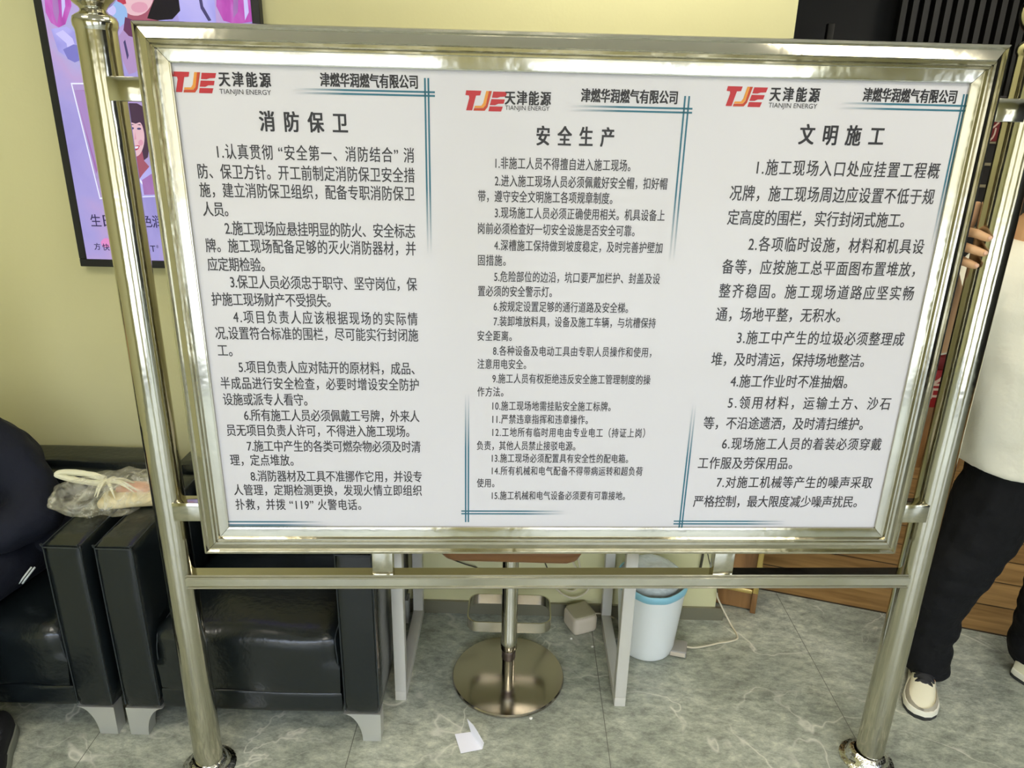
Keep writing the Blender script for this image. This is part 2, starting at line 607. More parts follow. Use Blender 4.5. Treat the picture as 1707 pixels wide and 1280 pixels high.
# ------------------------------------------------------------------ printed and screen content (metres)
COLUMN_TEXT = [
 [
  (-0.7393, -0.3361, 1.6815, "1.认真贯彻 “安全第一、消防结合” 消"),
  (-0.7831, -0.3358, 1.6416, "防、保卫方针。开工前制定消防保卫安全措"),
  (-0.7840, -0.3367, 1.6040, "施，建立消防保卫组织，配备专职消防保卫"),
  (-0.7825, -0.7301, 1.5648, "人员。"),
  (-0.7406, -0.3373, 1.5260, "2.施工现场应悬挂明显的防火、安全标志"),
  (-0.7854, -0.3369, 1.4886, "牌。施工现场配备足够的灭火消防器材，并"),
  (-0.7863, -0.6645, 1.4484, "应定期检验。"),
  (-0.7418, -0.3360, 1.4104, "3.保卫人员必须忠于职守、坚守岗位，保"),
  (-0.7863, -0.5273, 1.3712, "护施工现场财产不受损失。"),
  (-0.7436, -0.3365, 1.3319, "4.项目负责人应该根据现场的实际情"),
  (-0.7873, -0.3360, 1.2942, "况,设置符合标准的围栏，尽可能实行封闭施"),
  (-0.7866, -0.7546, 1.2539, "工。"),
  (-0.7440, -0.3460, 1.2149, "5.项目负责人应对陆开的原材料，成品、"),
  (-0.7888, -0.3372, 1.1755, "半成品进行安全检查，必要时增设安全防护"),
  (-0.7877, -0.5957, 1.1359, "设施或派专人看守。"),
  (-0.7439, -0.3375, 1.0968, "6.所有施工人员必须佩戴工号牌，外来人"),
  (-0.7880, -0.3624, 1.0584, "员无项目负责人许可，不得进入施工现场。"),
  (-0.7448, -0.3364, 1.0184, "7.施工中产生的各类可燃杂物必须及时清"),
  (-0.7880, -0.6397, 0.9813, "理，定点堆放。"),
  (-0.7442, -0.3351, 0.9392, "8.消防器材及工具不准挪作它用，并设专"),
  (-0.7880, -0.3359, 0.9018, "人管理，定期检测更换，发现火情立即组织"),
  (-0.7879, -0.4847, 0.8621, "扑救，并拨 “119” 火警电话。"),
 ],
 [
  (-0.1663, 0.1183, 1.6703, "1.非施工人员不得擅自进入施工现场。"),
  (-0.1671, 0.1995, 1.6345, "2.进入施工现场人员必须佩戴好安全帽，扣好帽"),
  (-0.2023, 0.0847, 1.6023, "带，遵守安全文明施工各项规章制度。"),
  (-0.1662, 0.2005, 1.5686, "3.现场施工人员必须正确使用相关。机具设备上"),
  (-0.2019, 0.1379, 1.5346, "岗前必须检查好一切安全设施是否安全可靠。"),
  (-0.1666, 0.2016, 1.4993, "4.深槽施工保持做到坡度稳定，及时完善护壁加"),
  (-0.2016, -0.1412, 1.4662, "固措施。"),
  (-0.1657, 0.2025, 1.4307, "5.危险部位的边沿，坑口要严加栏护、封盖及设"),
  (-0.2012, -0.0370, 1.3977, "置必须的安全警示灯。"),
  (-0.1661, 0.1364, 1.3637, "6.按规定设置足够的通行道路及安全梯。"),
  (-0.1657, 0.2021, 1.3294, "7.装卸堆放料具，设备及施工车辆，与坑槽保持"),
  (-0.2019, -0.1244, 1.2949, "安全距离。"),
  (-0.1662, 0.1985, 1.2600, "8.各种设备及电动工具由专职人员操作和使用，"),
  (-0.2016, -0.0898, 1.2279, "注意用电安全。"),
  (-0.1667, 0.2015, 1.1930, "9.施工人员有权拒绝违反安全施工管理制度的操"),
  (-0.2012, -0.1411, 1.1600, "作方法。"),
  (-0.1659, 0.1131, 1.1253, "10.施工现场地需挂贴安全施工标牌。"),
  (-0.1655, 0.0609, 1.0915, "11.严禁违章指挥和违章操作。"),
  (-0.1651, 0.2001, 1.0580, "12.工地所有临时用电由专业电工（持证上岗）"),
  (-0.2019, 0.0344, 1.0229, "负责，其他人员禁止接驳电源。"),
  (-0.1657, 0.1647, 0.9901, "13.施工现场必须配置具有安全性的配电箱。"),
  (-0.1653, 0.2027, 0.9564, "14.所有机械和电气配备不得带病运转和超负荷"),
  (-0.2014, -0.1590, 0.9230, "使用。"),
  (-0.1645, 0.1648, 0.8891, "15.施工机械和电气设备必须要有可靠接地。"),
 ],
 [
  (0.3886, 0.7848, 1.6726, "1.施工现场入口处应挂置工程概"),
  (0.3373, 0.7849, 1.6187, "况牌，施工现场周边应设置不低于规"),
  (0.3383, 0.7304, 1.5675, "定高度的围栏，实行封闭式施工。"),
  (0.3919, 0.7856, 1.5113, "2.各项临时设施，材料和机具设"),
  (0.3394, 0.7774, 1.4603, "备等，应按施工总平面图布置堆放，"),
  (0.3391, 0.7848, 1.4060, "整齐稳固。施工现场道路应坚实畅"),
  (0.3386, 0.6254, 1.3522, "通，场地平整，无积水。"),
  (0.3937, 0.7850, 1.2983, "3.施工中产生的垃圾必须整理成"),
  (0.3399, 0.7014, 1.2453, "堆，及时清运，保持场地整洁。"),
  (0.3916, 0.6710, 1.1921, "4.施工作业时不准抽烟。"),
  (0.3925, 0.7845, 1.1382, "5.领用材料，运输土方、沙石"),
  (0.3395, 0.7286, 1.0853, "等，不沿途遗洒，及时清扫维护。"),
  (0.3909, 0.7834, 1.0320, "6.现场施工人员的着装必须穿戴"),
  (0.3379, 0.5714, 0.9798, "工作服及劳保用品。"),
  (0.3899, 0.7810, 0.9280, "7.对施工机械等产生的噪声采取"),
  (0.3373, 0.7529, 0.8743, "严格控制，最大限度减少噪声扰民。"),
 ],
]
PICTURE = [
  ('magenta', [(-1.465, 2.143), (-1.391, 2.145), (-1.4, 2.04), (-1.426, 1.993), (-1.447, 1.984), (-1.467, 1.996), (-1.477, 2.023)]),
  ('magenta', [(-0.971, 2.152), (-0.868, 2.154), (-0.875, 2.01), (-0.937, 2.003), (-0.971, 2.011), (-0.987, 2.048)]),
  ('lilac', [(-1.47, 1.98), (-1.424, 1.987), (-1.385, 1.963), (-1.386, 1.908), (-1.426, 1.899), (-1.46, 1.922)]),
  ('lilac2', [(-1.459, 1.968), (-1.436, 1.978), (-1.412, 1.956), (-1.405, 1.919), (-1.431, 1.912), (-1.432, 1.943)]),
  ('shade2', [(-1.445, 1.927), (-1.412, 1.941), (-1.385, 1.935), (-1.383, 1.906), (-1.417, 1.893), (-1.436, 1.902)]),
  ('magenta2', [(-1.447, 2.099), (-1.433, 2.099), (-1.438, 2.024), (-1.45, 1.993), (-1.455, 2.023)]),
  ('lilac2', [(-1.42, 2.1), (-1.41, 2.1), (-1.418, 2.039), (-1.432, 2.009)]),
  ('magenta2', [(-0.928, 2.153), (-0.911, 2.154), (-0.927, 2.034), (-0.942, 2.018)]),
  ('lilac2', [(-0.907, 2.094), (-0.897, 2.095), (-0.896, 2.034), (-0.909, 2.013)]),
  ('lilac', [(-1.079, 2.15), (-0.991, 2.152), (-0.99, 2.048), (-0.992, 2.002), (-1.096, 1.997), (-1.103, 2.045)]),
  ('shade', [(-1.026, 2.077), (-1.024, 2.047), (-1.005, 2.011), (-1.014, 2.009), (-1.032, 2.041), (-1.035, 2.074)]),
  ('neck', [(-1.248, 2.055), (-1.248, 1.966), (-1.182, 1.967), (-1.147, 2.023), (-1.159, 2.06)]),
  ('lilac', [(-1.199, 1.998), (-1.137, 2.011), (-1.096, 1.992), (-1.102, 1.953), (-1.223, 1.951)]),
  ('hair', [(-1.098, 2.156), (-1.102, 2.138), (-1.11, 2.122), (-1.121, 2.106), (-1.135, 2.093), (-1.15, 2.082), (-1.168, 2.074), (-1.186, 2.07), (-1.203, 2.07), (-1.22, 2.073), (-1.235, 2.08), (-1.248, 2.09), (-1.258, 2.103), (-1.264, 2.119), (-1.267, 2.135), (-1.266, 2.153), (-1.261, 2.17), (-1.253, 2.187), (-1.242, 2.202), (-1.228, 2.215), (-1.212, 2.225), (-1.195, 2.232), (-1.178, 2.236), (-1.161, 2.237), (-1.144, 2.233), (-1.13, 2.227), (-1.117, 2.217), (-1.107, 2.204), (-1.1, 2.19), (-1.097, 2.173)]),
  ('skin', [(-1.159, 2.078), (-1.162, 2.066), (-1.167, 2.054), (-1.174, 2.044), (-1.183, 2.034), (-1.192, 2.027), (-1.203, 2.022), (-1.214, 2.019), (-1.225, 2.019), (-1.235, 2.021), (-1.244, 2.026), (-1.251, 2.033), (-1.257, 2.042), (-1.261, 2.052), (-1.262, 2.064), (-1.261, 2.076), (-1.258, 2.088), (-1.253, 2.099), (-1.246, 2.109), (-1.238, 2.118), (-1.228, 2.125), (-1.218, 2.13), (-1.207, 2.133), (-1.196, 2.133), (-1.187, 2.131), (-1.178, 2.126), (-1.17, 2.12), (-1.164, 2.111), (-1.16, 2.101), (-1.159, 2.089)]),
  ('blush', [(-1.182, 2.041), (-1.184, 2.036), (-1.189, 2.032), (-1.196, 2.029), (-1.204, 2.027), (-1.212, 2.027), (-1.22, 2.028), (-1.226, 2.031), (-1.229, 2.035), (-1.23, 2.04), (-1.228, 2.045), (-1.223, 2.049), (-1.216, 2.052), (-1.208, 2.054), (-1.2, 2.054), (-1.192, 2.053), (-1.186, 2.05), (-1.183, 2.046)]),
  ('lip', [(-1.269, 2.064), (-1.244, 2.067), (-1.242, 2.049), (-1.263, 2.044)]),
  ('hair', [(-1.146, 2.149), (-1.116, 2.196), (-1.093, 2.165), (-1.091, 2.034), (-1.116, 2.012), (-1.159, 2.008), (-1.188, 2.013), (-1.175, 2.038), (-1.16, 2.063), (-1.15, 2.12)]),
  ('balloon', [(-1.243, 2.021), (-1.245, 2.014), (-1.249, 2.007), (-1.254, 2.0), (-1.261, 1.995), (-1.268, 1.99), (-1.276, 1.988), (-1.284, 1.987), (-1.292, 1.987), (-1.3, 1.99), (-1.306, 1.994), (-1.311, 1.999), (-1.314, 2.005), (-1.315, 2.013), (-1.315, 2.02), (-1.313, 2.028), (-1.309, 2.035), (-1.304, 2.041), (-1.297, 2.047), (-1.29, 2.051), (-1.282, 2.053), (-1.273, 2.054), (-1.266, 2.054), (-1.258, 2.051), (-1.252, 2.047), (-1.247, 2.042), (-1.244, 2.036), (-1.243, 2.029)]),
  ('lilac2', [(-1.274, 2.032), (-1.275, 2.027), (-1.278, 2.023), (-1.283, 2.019), (-1.287, 2.018), (-1.292, 2.018), (-1.296, 2.019), (-1.299, 2.022), (-1.301, 2.026), (-1.301, 2.031), (-1.3, 2.036), (-1.296, 2.04), (-1.292, 2.043), (-1.288, 2.045), (-1.283, 2.045), (-1.279, 2.043), (-1.276, 2.04), (-1.274, 2.036)]),
  ('skin2', [(-1.28, 1.962), (-1.259, 1.984), (-1.245, 1.966), (-1.242, 1.916), (-1.242, 1.871), (-1.264, 1.864), (-1.276, 1.902)]),
  ('skin2', [(-1.25, 1.956), (-1.236, 1.969), (-1.223, 1.947), (-1.229, 1.874), (-1.245, 1.874)]),
  ('shade', [(-1.266, 1.95), (-1.26, 1.956), (-1.256, 1.915), (-1.262, 1.903)]),
  ('plum', [(-1.251, 2.015), (-1.233, 2.009), (-1.235, 1.963), (-1.248, 1.966), (-1.261, 1.981)]),
  ('edge', [(-1.438, 1.838), (-1.172, 1.843), (-1.173, 1.839), (-1.437, 1.834)]),
  ('edge', [(-1.439, 1.838), (-1.434, 1.838), (-1.405, 1.507), (-1.41, 1.507)]),
  ('edge', [(-1.41, 1.512), (-1.218, 1.523), (-1.219, 1.519), (-1.409, 1.507)]),
  ('photo', [(-1.435, 1.834), (-1.173, 1.839), (-1.218, 1.523), (-1.407, 1.512)]),
  ('magenta2', [(-1.431, 1.818), (-1.402, 1.819), (-1.38, 1.635), (-1.408, 1.582)]),
  ('plum2', [(-1.431, 1.818), (-1.385, 1.816), (-1.359, 1.632), (-1.394, 1.532)]),
  ('hair2', [(-1.314, 1.73), (-1.306, 1.758), (-1.292, 1.775), (-1.275, 1.786), (-1.252, 1.786), (-1.235, 1.777), (-1.226, 1.753), (-1.227, 1.715), (-1.231, 1.672), (-1.242, 1.634), (-1.258, 1.623), (-1.302, 1.623), (-1.315, 1.653), (-1.317, 1.691)]),
  ('neck', [(-1.294, 1.654), (-1.257, 1.655), (-1.255, 1.624), (-1.239, 1.603), (-1.252, 1.568), (-1.296, 1.567), (-1.313, 1.601)]),
  ('skin', [(-1.244, 1.689), (-1.247, 1.675), (-1.252, 1.662), (-1.258, 1.651), (-1.264, 1.643), (-1.272, 1.637), (-1.279, 1.635), (-1.286, 1.637), (-1.292, 1.642), (-1.296, 1.65), (-1.299, 1.661), (-1.299, 1.674), (-1.298, 1.688), (-1.295, 1.702), (-1.29, 1.714), (-1.284, 1.725), (-1.278, 1.734), (-1.27, 1.739), (-1.263, 1.741), (-1.256, 1.739), (-1.251, 1.734), (-1.246, 1.726), (-1.244, 1.715), (-1.243, 1.703)]),
  ('blush', [(-1.282, 1.675), (-1.283, 1.672), (-1.285, 1.669), (-1.287, 1.667), (-1.29, 1.666), (-1.292, 1.666), (-1.294, 1.667), (-1.296, 1.669), (-1.297, 1.671), (-1.297, 1.674), (-1.296, 1.677), (-1.294, 1.68), (-1.292, 1.682), (-1.289, 1.683), (-1.287, 1.683), (-1.285, 1.682), (-1.283, 1.68), (-1.282, 1.678)]),
  ('blush', [(-1.25, 1.675), (-1.251, 1.672), (-1.253, 1.67), (-1.255, 1.668), (-1.258, 1.667), (-1.26, 1.667), (-1.263, 1.668), (-1.264, 1.67), (-1.265, 1.672), (-1.265, 1.675), (-1.264, 1.678), (-1.262, 1.681), (-1.26, 1.682), (-1.258, 1.684), (-1.255, 1.684), (-1.253, 1.683), (-1.251, 1.681), (-1.25, 1.678)]),
  ('hair2', [(-1.298, 1.718), (-1.289, 1.752), (-1.269, 1.768), (-1.247, 1.766), (-1.234, 1.75), (-1.235, 1.716), (-1.241, 1.73), (-1.253, 1.733), (-1.264, 1.729), (-1.276, 1.732), (-1.288, 1.727)]),
  ('hair2', [(-1.296, 1.73), (-1.289, 1.727), (-1.298, 1.685), (-1.299, 1.654), (-1.307, 1.664), (-1.304, 1.701)]),
  ('hair2', [(-1.239, 1.73), (-1.232, 1.73), (-1.236, 1.686), (-1.246, 1.655), (-1.255, 1.648), (-1.244, 1.686)]),
  ('shade', [(-1.271, 1.716), (-1.273, 1.714), (-1.276, 1.712), (-1.28, 1.712), (-1.283, 1.713), (-1.284, 1.715), (-1.283, 1.717), (-1.279, 1.719), (-1.275, 1.719), (-1.272, 1.718)]),
  ('shade', [(-1.25, 1.715), (-1.251, 1.713), (-1.255, 1.712), (-1.259, 1.712), (-1.262, 1.713), (-1.263, 1.715), (-1.261, 1.717), (-1.258, 1.718), (-1.254, 1.718), (-1.251, 1.717)]),
  ('hair2', [(-1.284, 1.725), (-1.277, 1.728), (-1.268, 1.726), (-1.277, 1.725)]),
  ('hair2', [(-1.261, 1.726), (-1.253, 1.728), (-1.247, 1.725), (-1.254, 1.725)]),
  ('blush', [(-1.269, 1.709), (-1.269, 1.685), (-1.276, 1.683), (-1.274, 1.688)]),
  ('lip', [(-1.29, 1.666), (-1.282, 1.668), (-1.275, 1.666), (-1.268, 1.668), (-1.261, 1.667), (-1.268, 1.656), (-1.278, 1.652), (-1.286, 1.656)]),
  ('edge', [(-1.287, 1.664), (-1.265, 1.665), (-1.269, 1.659), (-1.277, 1.658), (-1.284, 1.659)]),
  ('lilac', [(-1.353, 1.512), (-1.334, 1.583), (-1.309, 1.615), (-1.299, 1.584), (-1.289, 1.556), (-1.264, 1.585), (-1.238, 1.61), (-1.219, 1.589), (-1.222, 1.522)]),
  ('edge', [(-1.295, 1.584), (-1.291, 1.588), (-1.268, 1.56), (-1.248, 1.545), (-1.25, 1.541), (-1.272, 1.555)]),
  ('magenta2', [(-1.27, 1.567), (-1.238, 1.586), (-1.223, 1.568), (-1.229, 1.525), (-1.27, 1.523)]),
  ('glow', [(-1.394, 1.374), (-1.396, 1.368), (-1.4, 1.364), (-1.405, 1.36), (-1.411, 1.358), (-1.417, 1.358), (-1.422, 1.36), (-1.426, 1.363), (-1.428, 1.368), (-1.429, 1.373), (-1.427, 1.378), (-1.423, 1.382), (-1.418, 1.386), (-1.412, 1.388), (-1.406, 1.388), (-1.401, 1.386), (-1.397, 1.383), (-1.394, 1.379)]),
]
SCREEN_TEXT = [
  ('生', -1.4488, -1.4168, 1.4227, 1.4595),
  ('日', -1.4093, -1.3754, 1.4236, 1.4604),
  ('色', -1.2893, -1.2573, 1.4246, 1.4613),
  ('润', -1.2557, -1.2219, 1.4235, 1.4603),
  ('方', -1.4514, -1.4323, 1.3508, 1.3715),
  ('快', -1.4250, -1.4041, 1.3495, 1.3703),
  ('FAST', -1.3171, -1.2582, 1.3488, 1.3695),
  ('®', -1.2545, -1.2478, 1.3609, 1.3704),
]


# ================================================================== THE ROOM
WALL_Y = .715


def struct(name, bm, m):
    return tag(finish(name, bm, m, smooth=False), kind='structure')


struct('floor', bx((.95, -.28, -.05), (8.2, 6.8, .1)), M['floor'])
struct('wall_back', bx((-1.17, WALL_Y + .08, 1.45), (3.66, .16, 2.9)), M['wall'])
struct('wall_left', bx((-3.05, -1.45, 1.45), (.1, 4.4, 2.9)), M['wall'])
struct('wall_right', bx((4.95, -.25, 1.45), (.1, 6.7, 2.9)), M['black_wall'])
struct('wall_far', bx((2.7, 3.05, 1.45), (4.4, .1, 2.9)), M['black_wall'])
struct('wall_side', bx((.55, 1.95, 1.45), (.1, 2.1, 2.9)), M['black_wall'])
struct('ceiling', bx((.95, -.28, 2.95), (8.1, 6.8, .1)), M['ceil'])
struct('baseboard_back', bx((-1.155, WALL_Y - .004, .027), (3.69, .012, .054)), M['skirt'])
# shop front behind the camera: yellow piers, dark mullions and a lintel, the street outside
FY = -3.6
bm = bmesh.new()
for xa, xb in ((-3.1, -2.05), (-.35, .25), (2.25, 3.3), (4.5, 5.0)):
    add_box(bm, ((xa + xb) / 2, FY, 1.45), (xb - xa, .16, 2.9))
add_box(bm, (.95, FY, 2.5), (8.1, .158, .8))
struct('wall_front', bm, M['wall'])  # unseen; piers and lintel shaped to yellow the steel's reflections
bm = bmesh.new()
for x in (-1.25, 1.25, 3.9):
    add_box(bm, (x, FY, 1.08), (.06, .08, 2.1))
for xa, xb in ((-2.05, -.35), (.25, 2.25), (3.3, 4.5)):
    add_box(bm, ((xa + xb) / 2, FY, .04), (xb - xa, .08, .08))
struct('window_1', bm, M['mullion'])
struct('floor_street', bx((.6, -9.6, -.08), (30, 11.8, .1)), M['pavement'])  # unseen; added to dim the steel's reflections, pale to bounce light onto the board
struct('wall_street', bx((.6, -15.5, 2.0), (30, .2, 4.0)), M['facade'])  # unseen; added to cut the bright horizon mirrored in the steel

# plank floor of the neighbouring room, laid at an angle to the tiles
bm = bmesh.new()
add_box(bm, (0, 2.0, .001), (10.0, 4.0, .006))
o = struct('trim_2', bm, M['wood'])
ang = math.atan2(.665 - .901, 1.698 - .926)
o.location = (.926, .901, 0)
o.rotation_euler = (0, 0, ang)

# ceiling lights
for i, (px, py) in enumerate(PANELS):
    labs = ['square ceiling light panel above the notice board',
            'square ceiling light panel in front of the two armchairs',
            'square ceiling light panel in front of the standing person',
            'square ceiling light panel nearest the shop front',
            'square ceiling light panel over the brown plank floor']
    t = thing('ceiling_light', labs[i], 'light', (px, py, 2.9), 0, 'ceiling light panels')
    bm = bmesh.new()
    for sx, sy, w, h in ((-.3, 0, .02, .62), (.3, 0, .02, .62), (0, -.3, .58, .02), (0, .3, .58, .02)):
        add_box(bm, (sx, sy, -.011), (w, h, .022))
    finish('light_frame', bm, M['panel_frame'], t, False)
    finish('diffuser', bx((0, 0, -.006), (.575, .575, .008)), M['panel'], t, False)

# ================================================================== THE NOTICE BOARD
BOARD = thing('notice_board', 'stainless steel framed notice board showing three columns of printed Chinese safety rules', 'notice board', (0, 0, 0), math.radians(2.7))
TOP, BOT, HW = 1.921, .728, .875
prof = [(0, 0), (.0015, -.006), (.006, -.007), (.009, -.002), (.012, -.003), (.027, -.010), (.030, -.015), (.035, -.015),
        (.0362, -.010), (.039, -.013), (.0425, -.013), (.0437, -.0050), (.062, -.0032), (.0655, -.0016), (.066, .003), (.066, .045), (0, .045)]
KZ = 1.13
corner = {'TL': (-1, 1), 'TR': (1, 1), 'BR': (1, -1), 'BL': (-1, -1)}


def corner_ring(c, trim=0.0):
    sx, sz = corner[c]
    out = []
    for u, y in prof:
        x = sx * (HW - u)
        z = (TOP - u * KZ) if sz > 0 else (BOT + u * KZ)
        out.append(Vector((x, y, z)))
    return out


for a, b in (('TL', 'TR'), ('TR', 'BR'), ('BR', 'BL'), ('BL', 'TL')):
    bm = bmesh.new()
    ra, rb = corner_ring(a), corner_ring(b)
    d = (rb[0] - ra[0]).normalized() * .0006      # hairline mitre joint
    add_rings(bm, [[p + d for p in ra], [p - d for p in rb]])
    finish('frame_rail', bm, M['steel'], BOARD, True, 20)
finish('back_panel', bx((0, .0235, (TOP + BOT) / 2), (1.60, .033, 1.04)), M['steel'], BOARD, False)

# printed sheets
PZ0, PZ1 = .785, 1.858
YI = .0034
cols = [(-.8095, -.292), (-.292, .2602), (.2602, .8095)]
HEAD = [
    dict(title='消防保卫', t=(-.6471, -.4702, 1.7417, .046), g=(-.7201, -.6184, 1.8193, .031), e=(-.7214, -.6192, 1.797, .0135), c=(-.5195, -.3255, 1.8228, .028), logo=(-.8085, 1.8314),
         hl=(-.5731, -.2908, 1.8048, 1.7978), vl=(-.3105, -.3037, 1.831, 1.4758), bh=(-.8085, -.5754, .8145, .8055), bv=None),
    dict(title='安全生产', t=(-.0813, .0788, 1.7256, .045), g=(-.1485, -.0555, 1.7975, .030), e=(-.1482, -.0572, 1.7792, .0125), c=(.0068, .2045, 1.8056, .028), logo=(-.2285, 1.810),
         hl=(-.0155, .2380, 1.7853, 1.7776), vl=(.2205, .2289, 1.8094, 1.4699), bh=(-.2396, .0195, .8458, .8382), bv=(-.2288, -.2221, 1.1565, .8146)),
    dict(title='文明施工', t=(.4698, .6494, 1.7398, .047), g=(.3963, .4992, 1.8168, .031), e=(.3955, .4976, 1.7961, .0135), c=(.5906, .7873, 1.8200, .0285), logo=(.3055, 1.8302),
         hl=(.5442, .8090, 1.8035, 1.7940), vl=(.8025, .8088, 1.8261, 1.5109), bh=(.2930, .5799, .8185, .8108), bv=(.3085, .3152, 1.1358, .7916)),
]
EM = [.0325, .0262, .0352]
XS = [.72, .66, .77]
LOGO = [
    (0, [(80, 90), (315, 92), (297, 160), (232, 165), (172, 385), (77, 385), (128, 200), (122, 165), (67, 160)]),
    (1, [(390, 92), (432, 92), (385, 300), (345, 345), (205, 345), (215, 315), (315, 312), (345, 270)]),
    (2, [(432, 92), (478, 92), (413, 330), (368, 386), (192, 388), (203, 350), (347, 347), (387, 302)]),
    (0, [(500, 98), (718, 98), (696, 170), (610, 175), (564, 190), (479, 190)]),
    (0, [(472, 210), (682, 210), (665, 275), (579, 278), (531, 300), (446, 300)]),
    (0, [(444, 318), (652, 318), (626, 392), (426, 392)]),
]


def fade_line(bm, lay, x0, z0, x1, z1, w, fade):
    """printed bar from (x0,z0) to (x1,z1), width w, ink fading to nothing over the last 'fade' metres at the end"""
    a, b = Vector((x0, YI, z0)), Vector((x1, YI, z1))
    d = (b - a)
    ln = d.length
    d.normalize()
    n = Vector((d.z, 0, -d.x)) * (w / 2)
    pts = [0, max(0, ln - fade), ln - fade * .5, ln]
    ink = [1, 1, .55, 0]
    prev = None
    for s, k in zip(pts, ink):
        p, q = bm.verts.new(a + d * s - n), bm.verts.new(a + d * s + n)
        p[lay] = k
        q[lay] = k
        if prev:
            bm.faces.new((prev[0], prev[1], q, p))
        prev = (p, q)


for ci in range(3):
    h = HEAD[ci]
    x0, x1 = cols[ci]
    sheet = finish('printed_sheet', bx(((x0 + x1) / 2, .0055, (PZ0 + PZ1) / 2), (x1 - x0, .003, PZ1 - PZ0)), M['paper'], BOARD, False)
    bm = bmesh.new()
    for a, b, z, s in COLUMN_TEXT[ci]:
        put_text(bm, s, a, b, YI, z, EM[ci], XS[ci], .009)
    finish('body_lettering', bm, M['ink'], sheet, False)
    bm = bmesh.new()
    a, b, z, em = h['t']
    put_text(bm, h['title'], a, b, YI, z, em * .92, .68, .024)
    finish('title_lettering', bm, M['ink_bold'], sheet, False)
    bm = bmesh.new()
    a, b, z, em = h['c']
    put_text(bm, '津燃华润燃气有限公司', a, b, YI, z, em, None, .026)
    finish('company_lettering', bm, M['ink_bold'], sheet, False)
    bm = bmesh.new()
    a, b, z, em = h['g']
    put_text(bm, '天津能源', a, b, YI, z, em * .95, .78, .028)
    finish('brand_lettering', bm, M['ink_bold'], sheet, False)
    bm = bmesh.new()
    a, b, z, em = h['e']
    put_text(bm, 'TIANJIN ENERGY', a, b, YI, z, em, None)
    finish('brand_lettering', bm, M['ink_bold'], sheet, False)
    bm = bmesh.new()
    lx, lz = h['logo']
    kx, kz = .0835 / 640, .0385 / 300
    for mi, poly in LOGO:
        flat_poly(bm, [(lx + (px - 72) * kx, lz - (py - 90) * kz) for px, py in poly], YI, mi)
    finish('logo_mark', bm, [M['logo_red'], M['logo_orange'], M['logo_rust']], sheet, False)
    bm = bmesh.new()
    lay = bm.verts.layers.float.new('ink')
    xa, xb, za, zb_ = h['hl']
    for z in (za, zb_):
        fade_line(bm, lay, xb, z, xa, z, .0036, .10)
    xa, xb, za, zb_ = h['vl']
    for x in (xa, xb):
        fade_line(bm, lay, x, za, x, zb_, .0036, .14)
    finish('border_lines', bm, M['teal'], sheet, False)
    bm = bmesh.new()
    lay = bm.verts.layers.float.new('ink')
    xa, xb, za, zb_ = h['bh']
    for z in (za, zb_):
        fade_line(bm, lay, xa, z, xb, z, .0036, .10)
    if h['bv']:
        xa, xb, za, zb_ = h['bv']
        for x in (xa, xb):
            fade_line(bm, lay, x, zb_, x, za, .0036, .14)
    finish('border_lines', bm, M['teal'], sheet, False)

# posts: one thick tube on each side, with finial and floor flange
PR = .038
for sx in (-1, 1):
    px, py = sx * .9595, .033
    bm = bmesh.new()
    add_lathe(bm, [(PR, .004), (PR, 1.912)], (px, py, 0), 64)
    post = finish('post', bm, M['steel'], BOARD)
    bm = bmesh.new()
    prf = [(PR - .001, 1.900), (.0388, 1.906), (.0412, 1.911), (.0416, 1.920), (.039, 1.928), (.033, 1.932), (.026, 1.936), (.0235, 1.941), (.026, 1.945)]
    R, zc = .0500, 1.988
    for k in range(15):
        t = -math.pi / 2 + .55 + k * (math.pi - .55) / 14
        prf.append((R * math.cos(t), zc + R * math.sin(t)))
    add_lathe(bm, prf, (px, py, 0), 56)
    finish('finial', bm, M['steel'], post)
    bm = bmesh.new()
    add_lathe(bm, [(.073, .0005), (.075, .003), (.072, .006), (.062, .007), (.057, .012), (.0545, .020), (.0505, .028), (.0445, .033), (.0390, .035), (.0390, .001)], (px - .004, py, 0), 56)
    finish('floor_flange', bm, M['flange'], post)
    for z0, z1 in ((1.774, 1.820), (.817, .867)):
        finish('bracket', bx((sx * .904, .020, (z0 + z1) / 2), (.074, .040, z1 - z0), .002, 2), M['steel'], BOARD, True, 30)
# lower rail with ridged face and two stubs up to the frame
bm = bmesh.new()
rp = [(.006, .659), (.003, .656), (.007, .652), (.003, .648), (.003, .628), (.007, .624), (.003, .620), (.006, .617), (.038, .617), (.038, .659)]
add_rings(bm, [[Vector((x, y, z)) for y, z in rp] for x in (-.944, .944)])
finish('lower_rail', bm, M['steel'], BOARD, True, 20)
for x in (-.4405, .439):
    finish('rail_stub', bx((x, .026, .693), (.052, .03, .07), .0015, 2), M['steel'], BOARD, True, 30)

# ================================================================== WALL SCREEN
SX0, SX1, SZ0, SZ1 = -1.507, -.865, 1.297, 2.44
scr = thing('wall_screen', 'tall lit advertising screen with lilac portrait and black bezel on the yellow wall', 'screen', (0, 0, 0))
bm = bmesh.new()
t = .024
for c, s in ((((SX0 + SX1) / 2, .700, SZ0 + t / 2), (SX1 - SX0, .030, t)), (((SX0 + SX1) / 2, .700, SZ1 - t / 2), (SX1 - SX0, .030, t)),
             ((SX0 + t / 2, .700, (SZ0 + SZ1) / 2), (t, .030, SZ1 - SZ0 - 2 * t)), ((SX1 - t / 2, .700, (SZ0 + SZ1) / 2), (t, .030, SZ1 - SZ0 - 2 * t))):
    add_box(bm, c, s, .002, 1)
finish('bezel', bm, M['bezel'], scr, False)


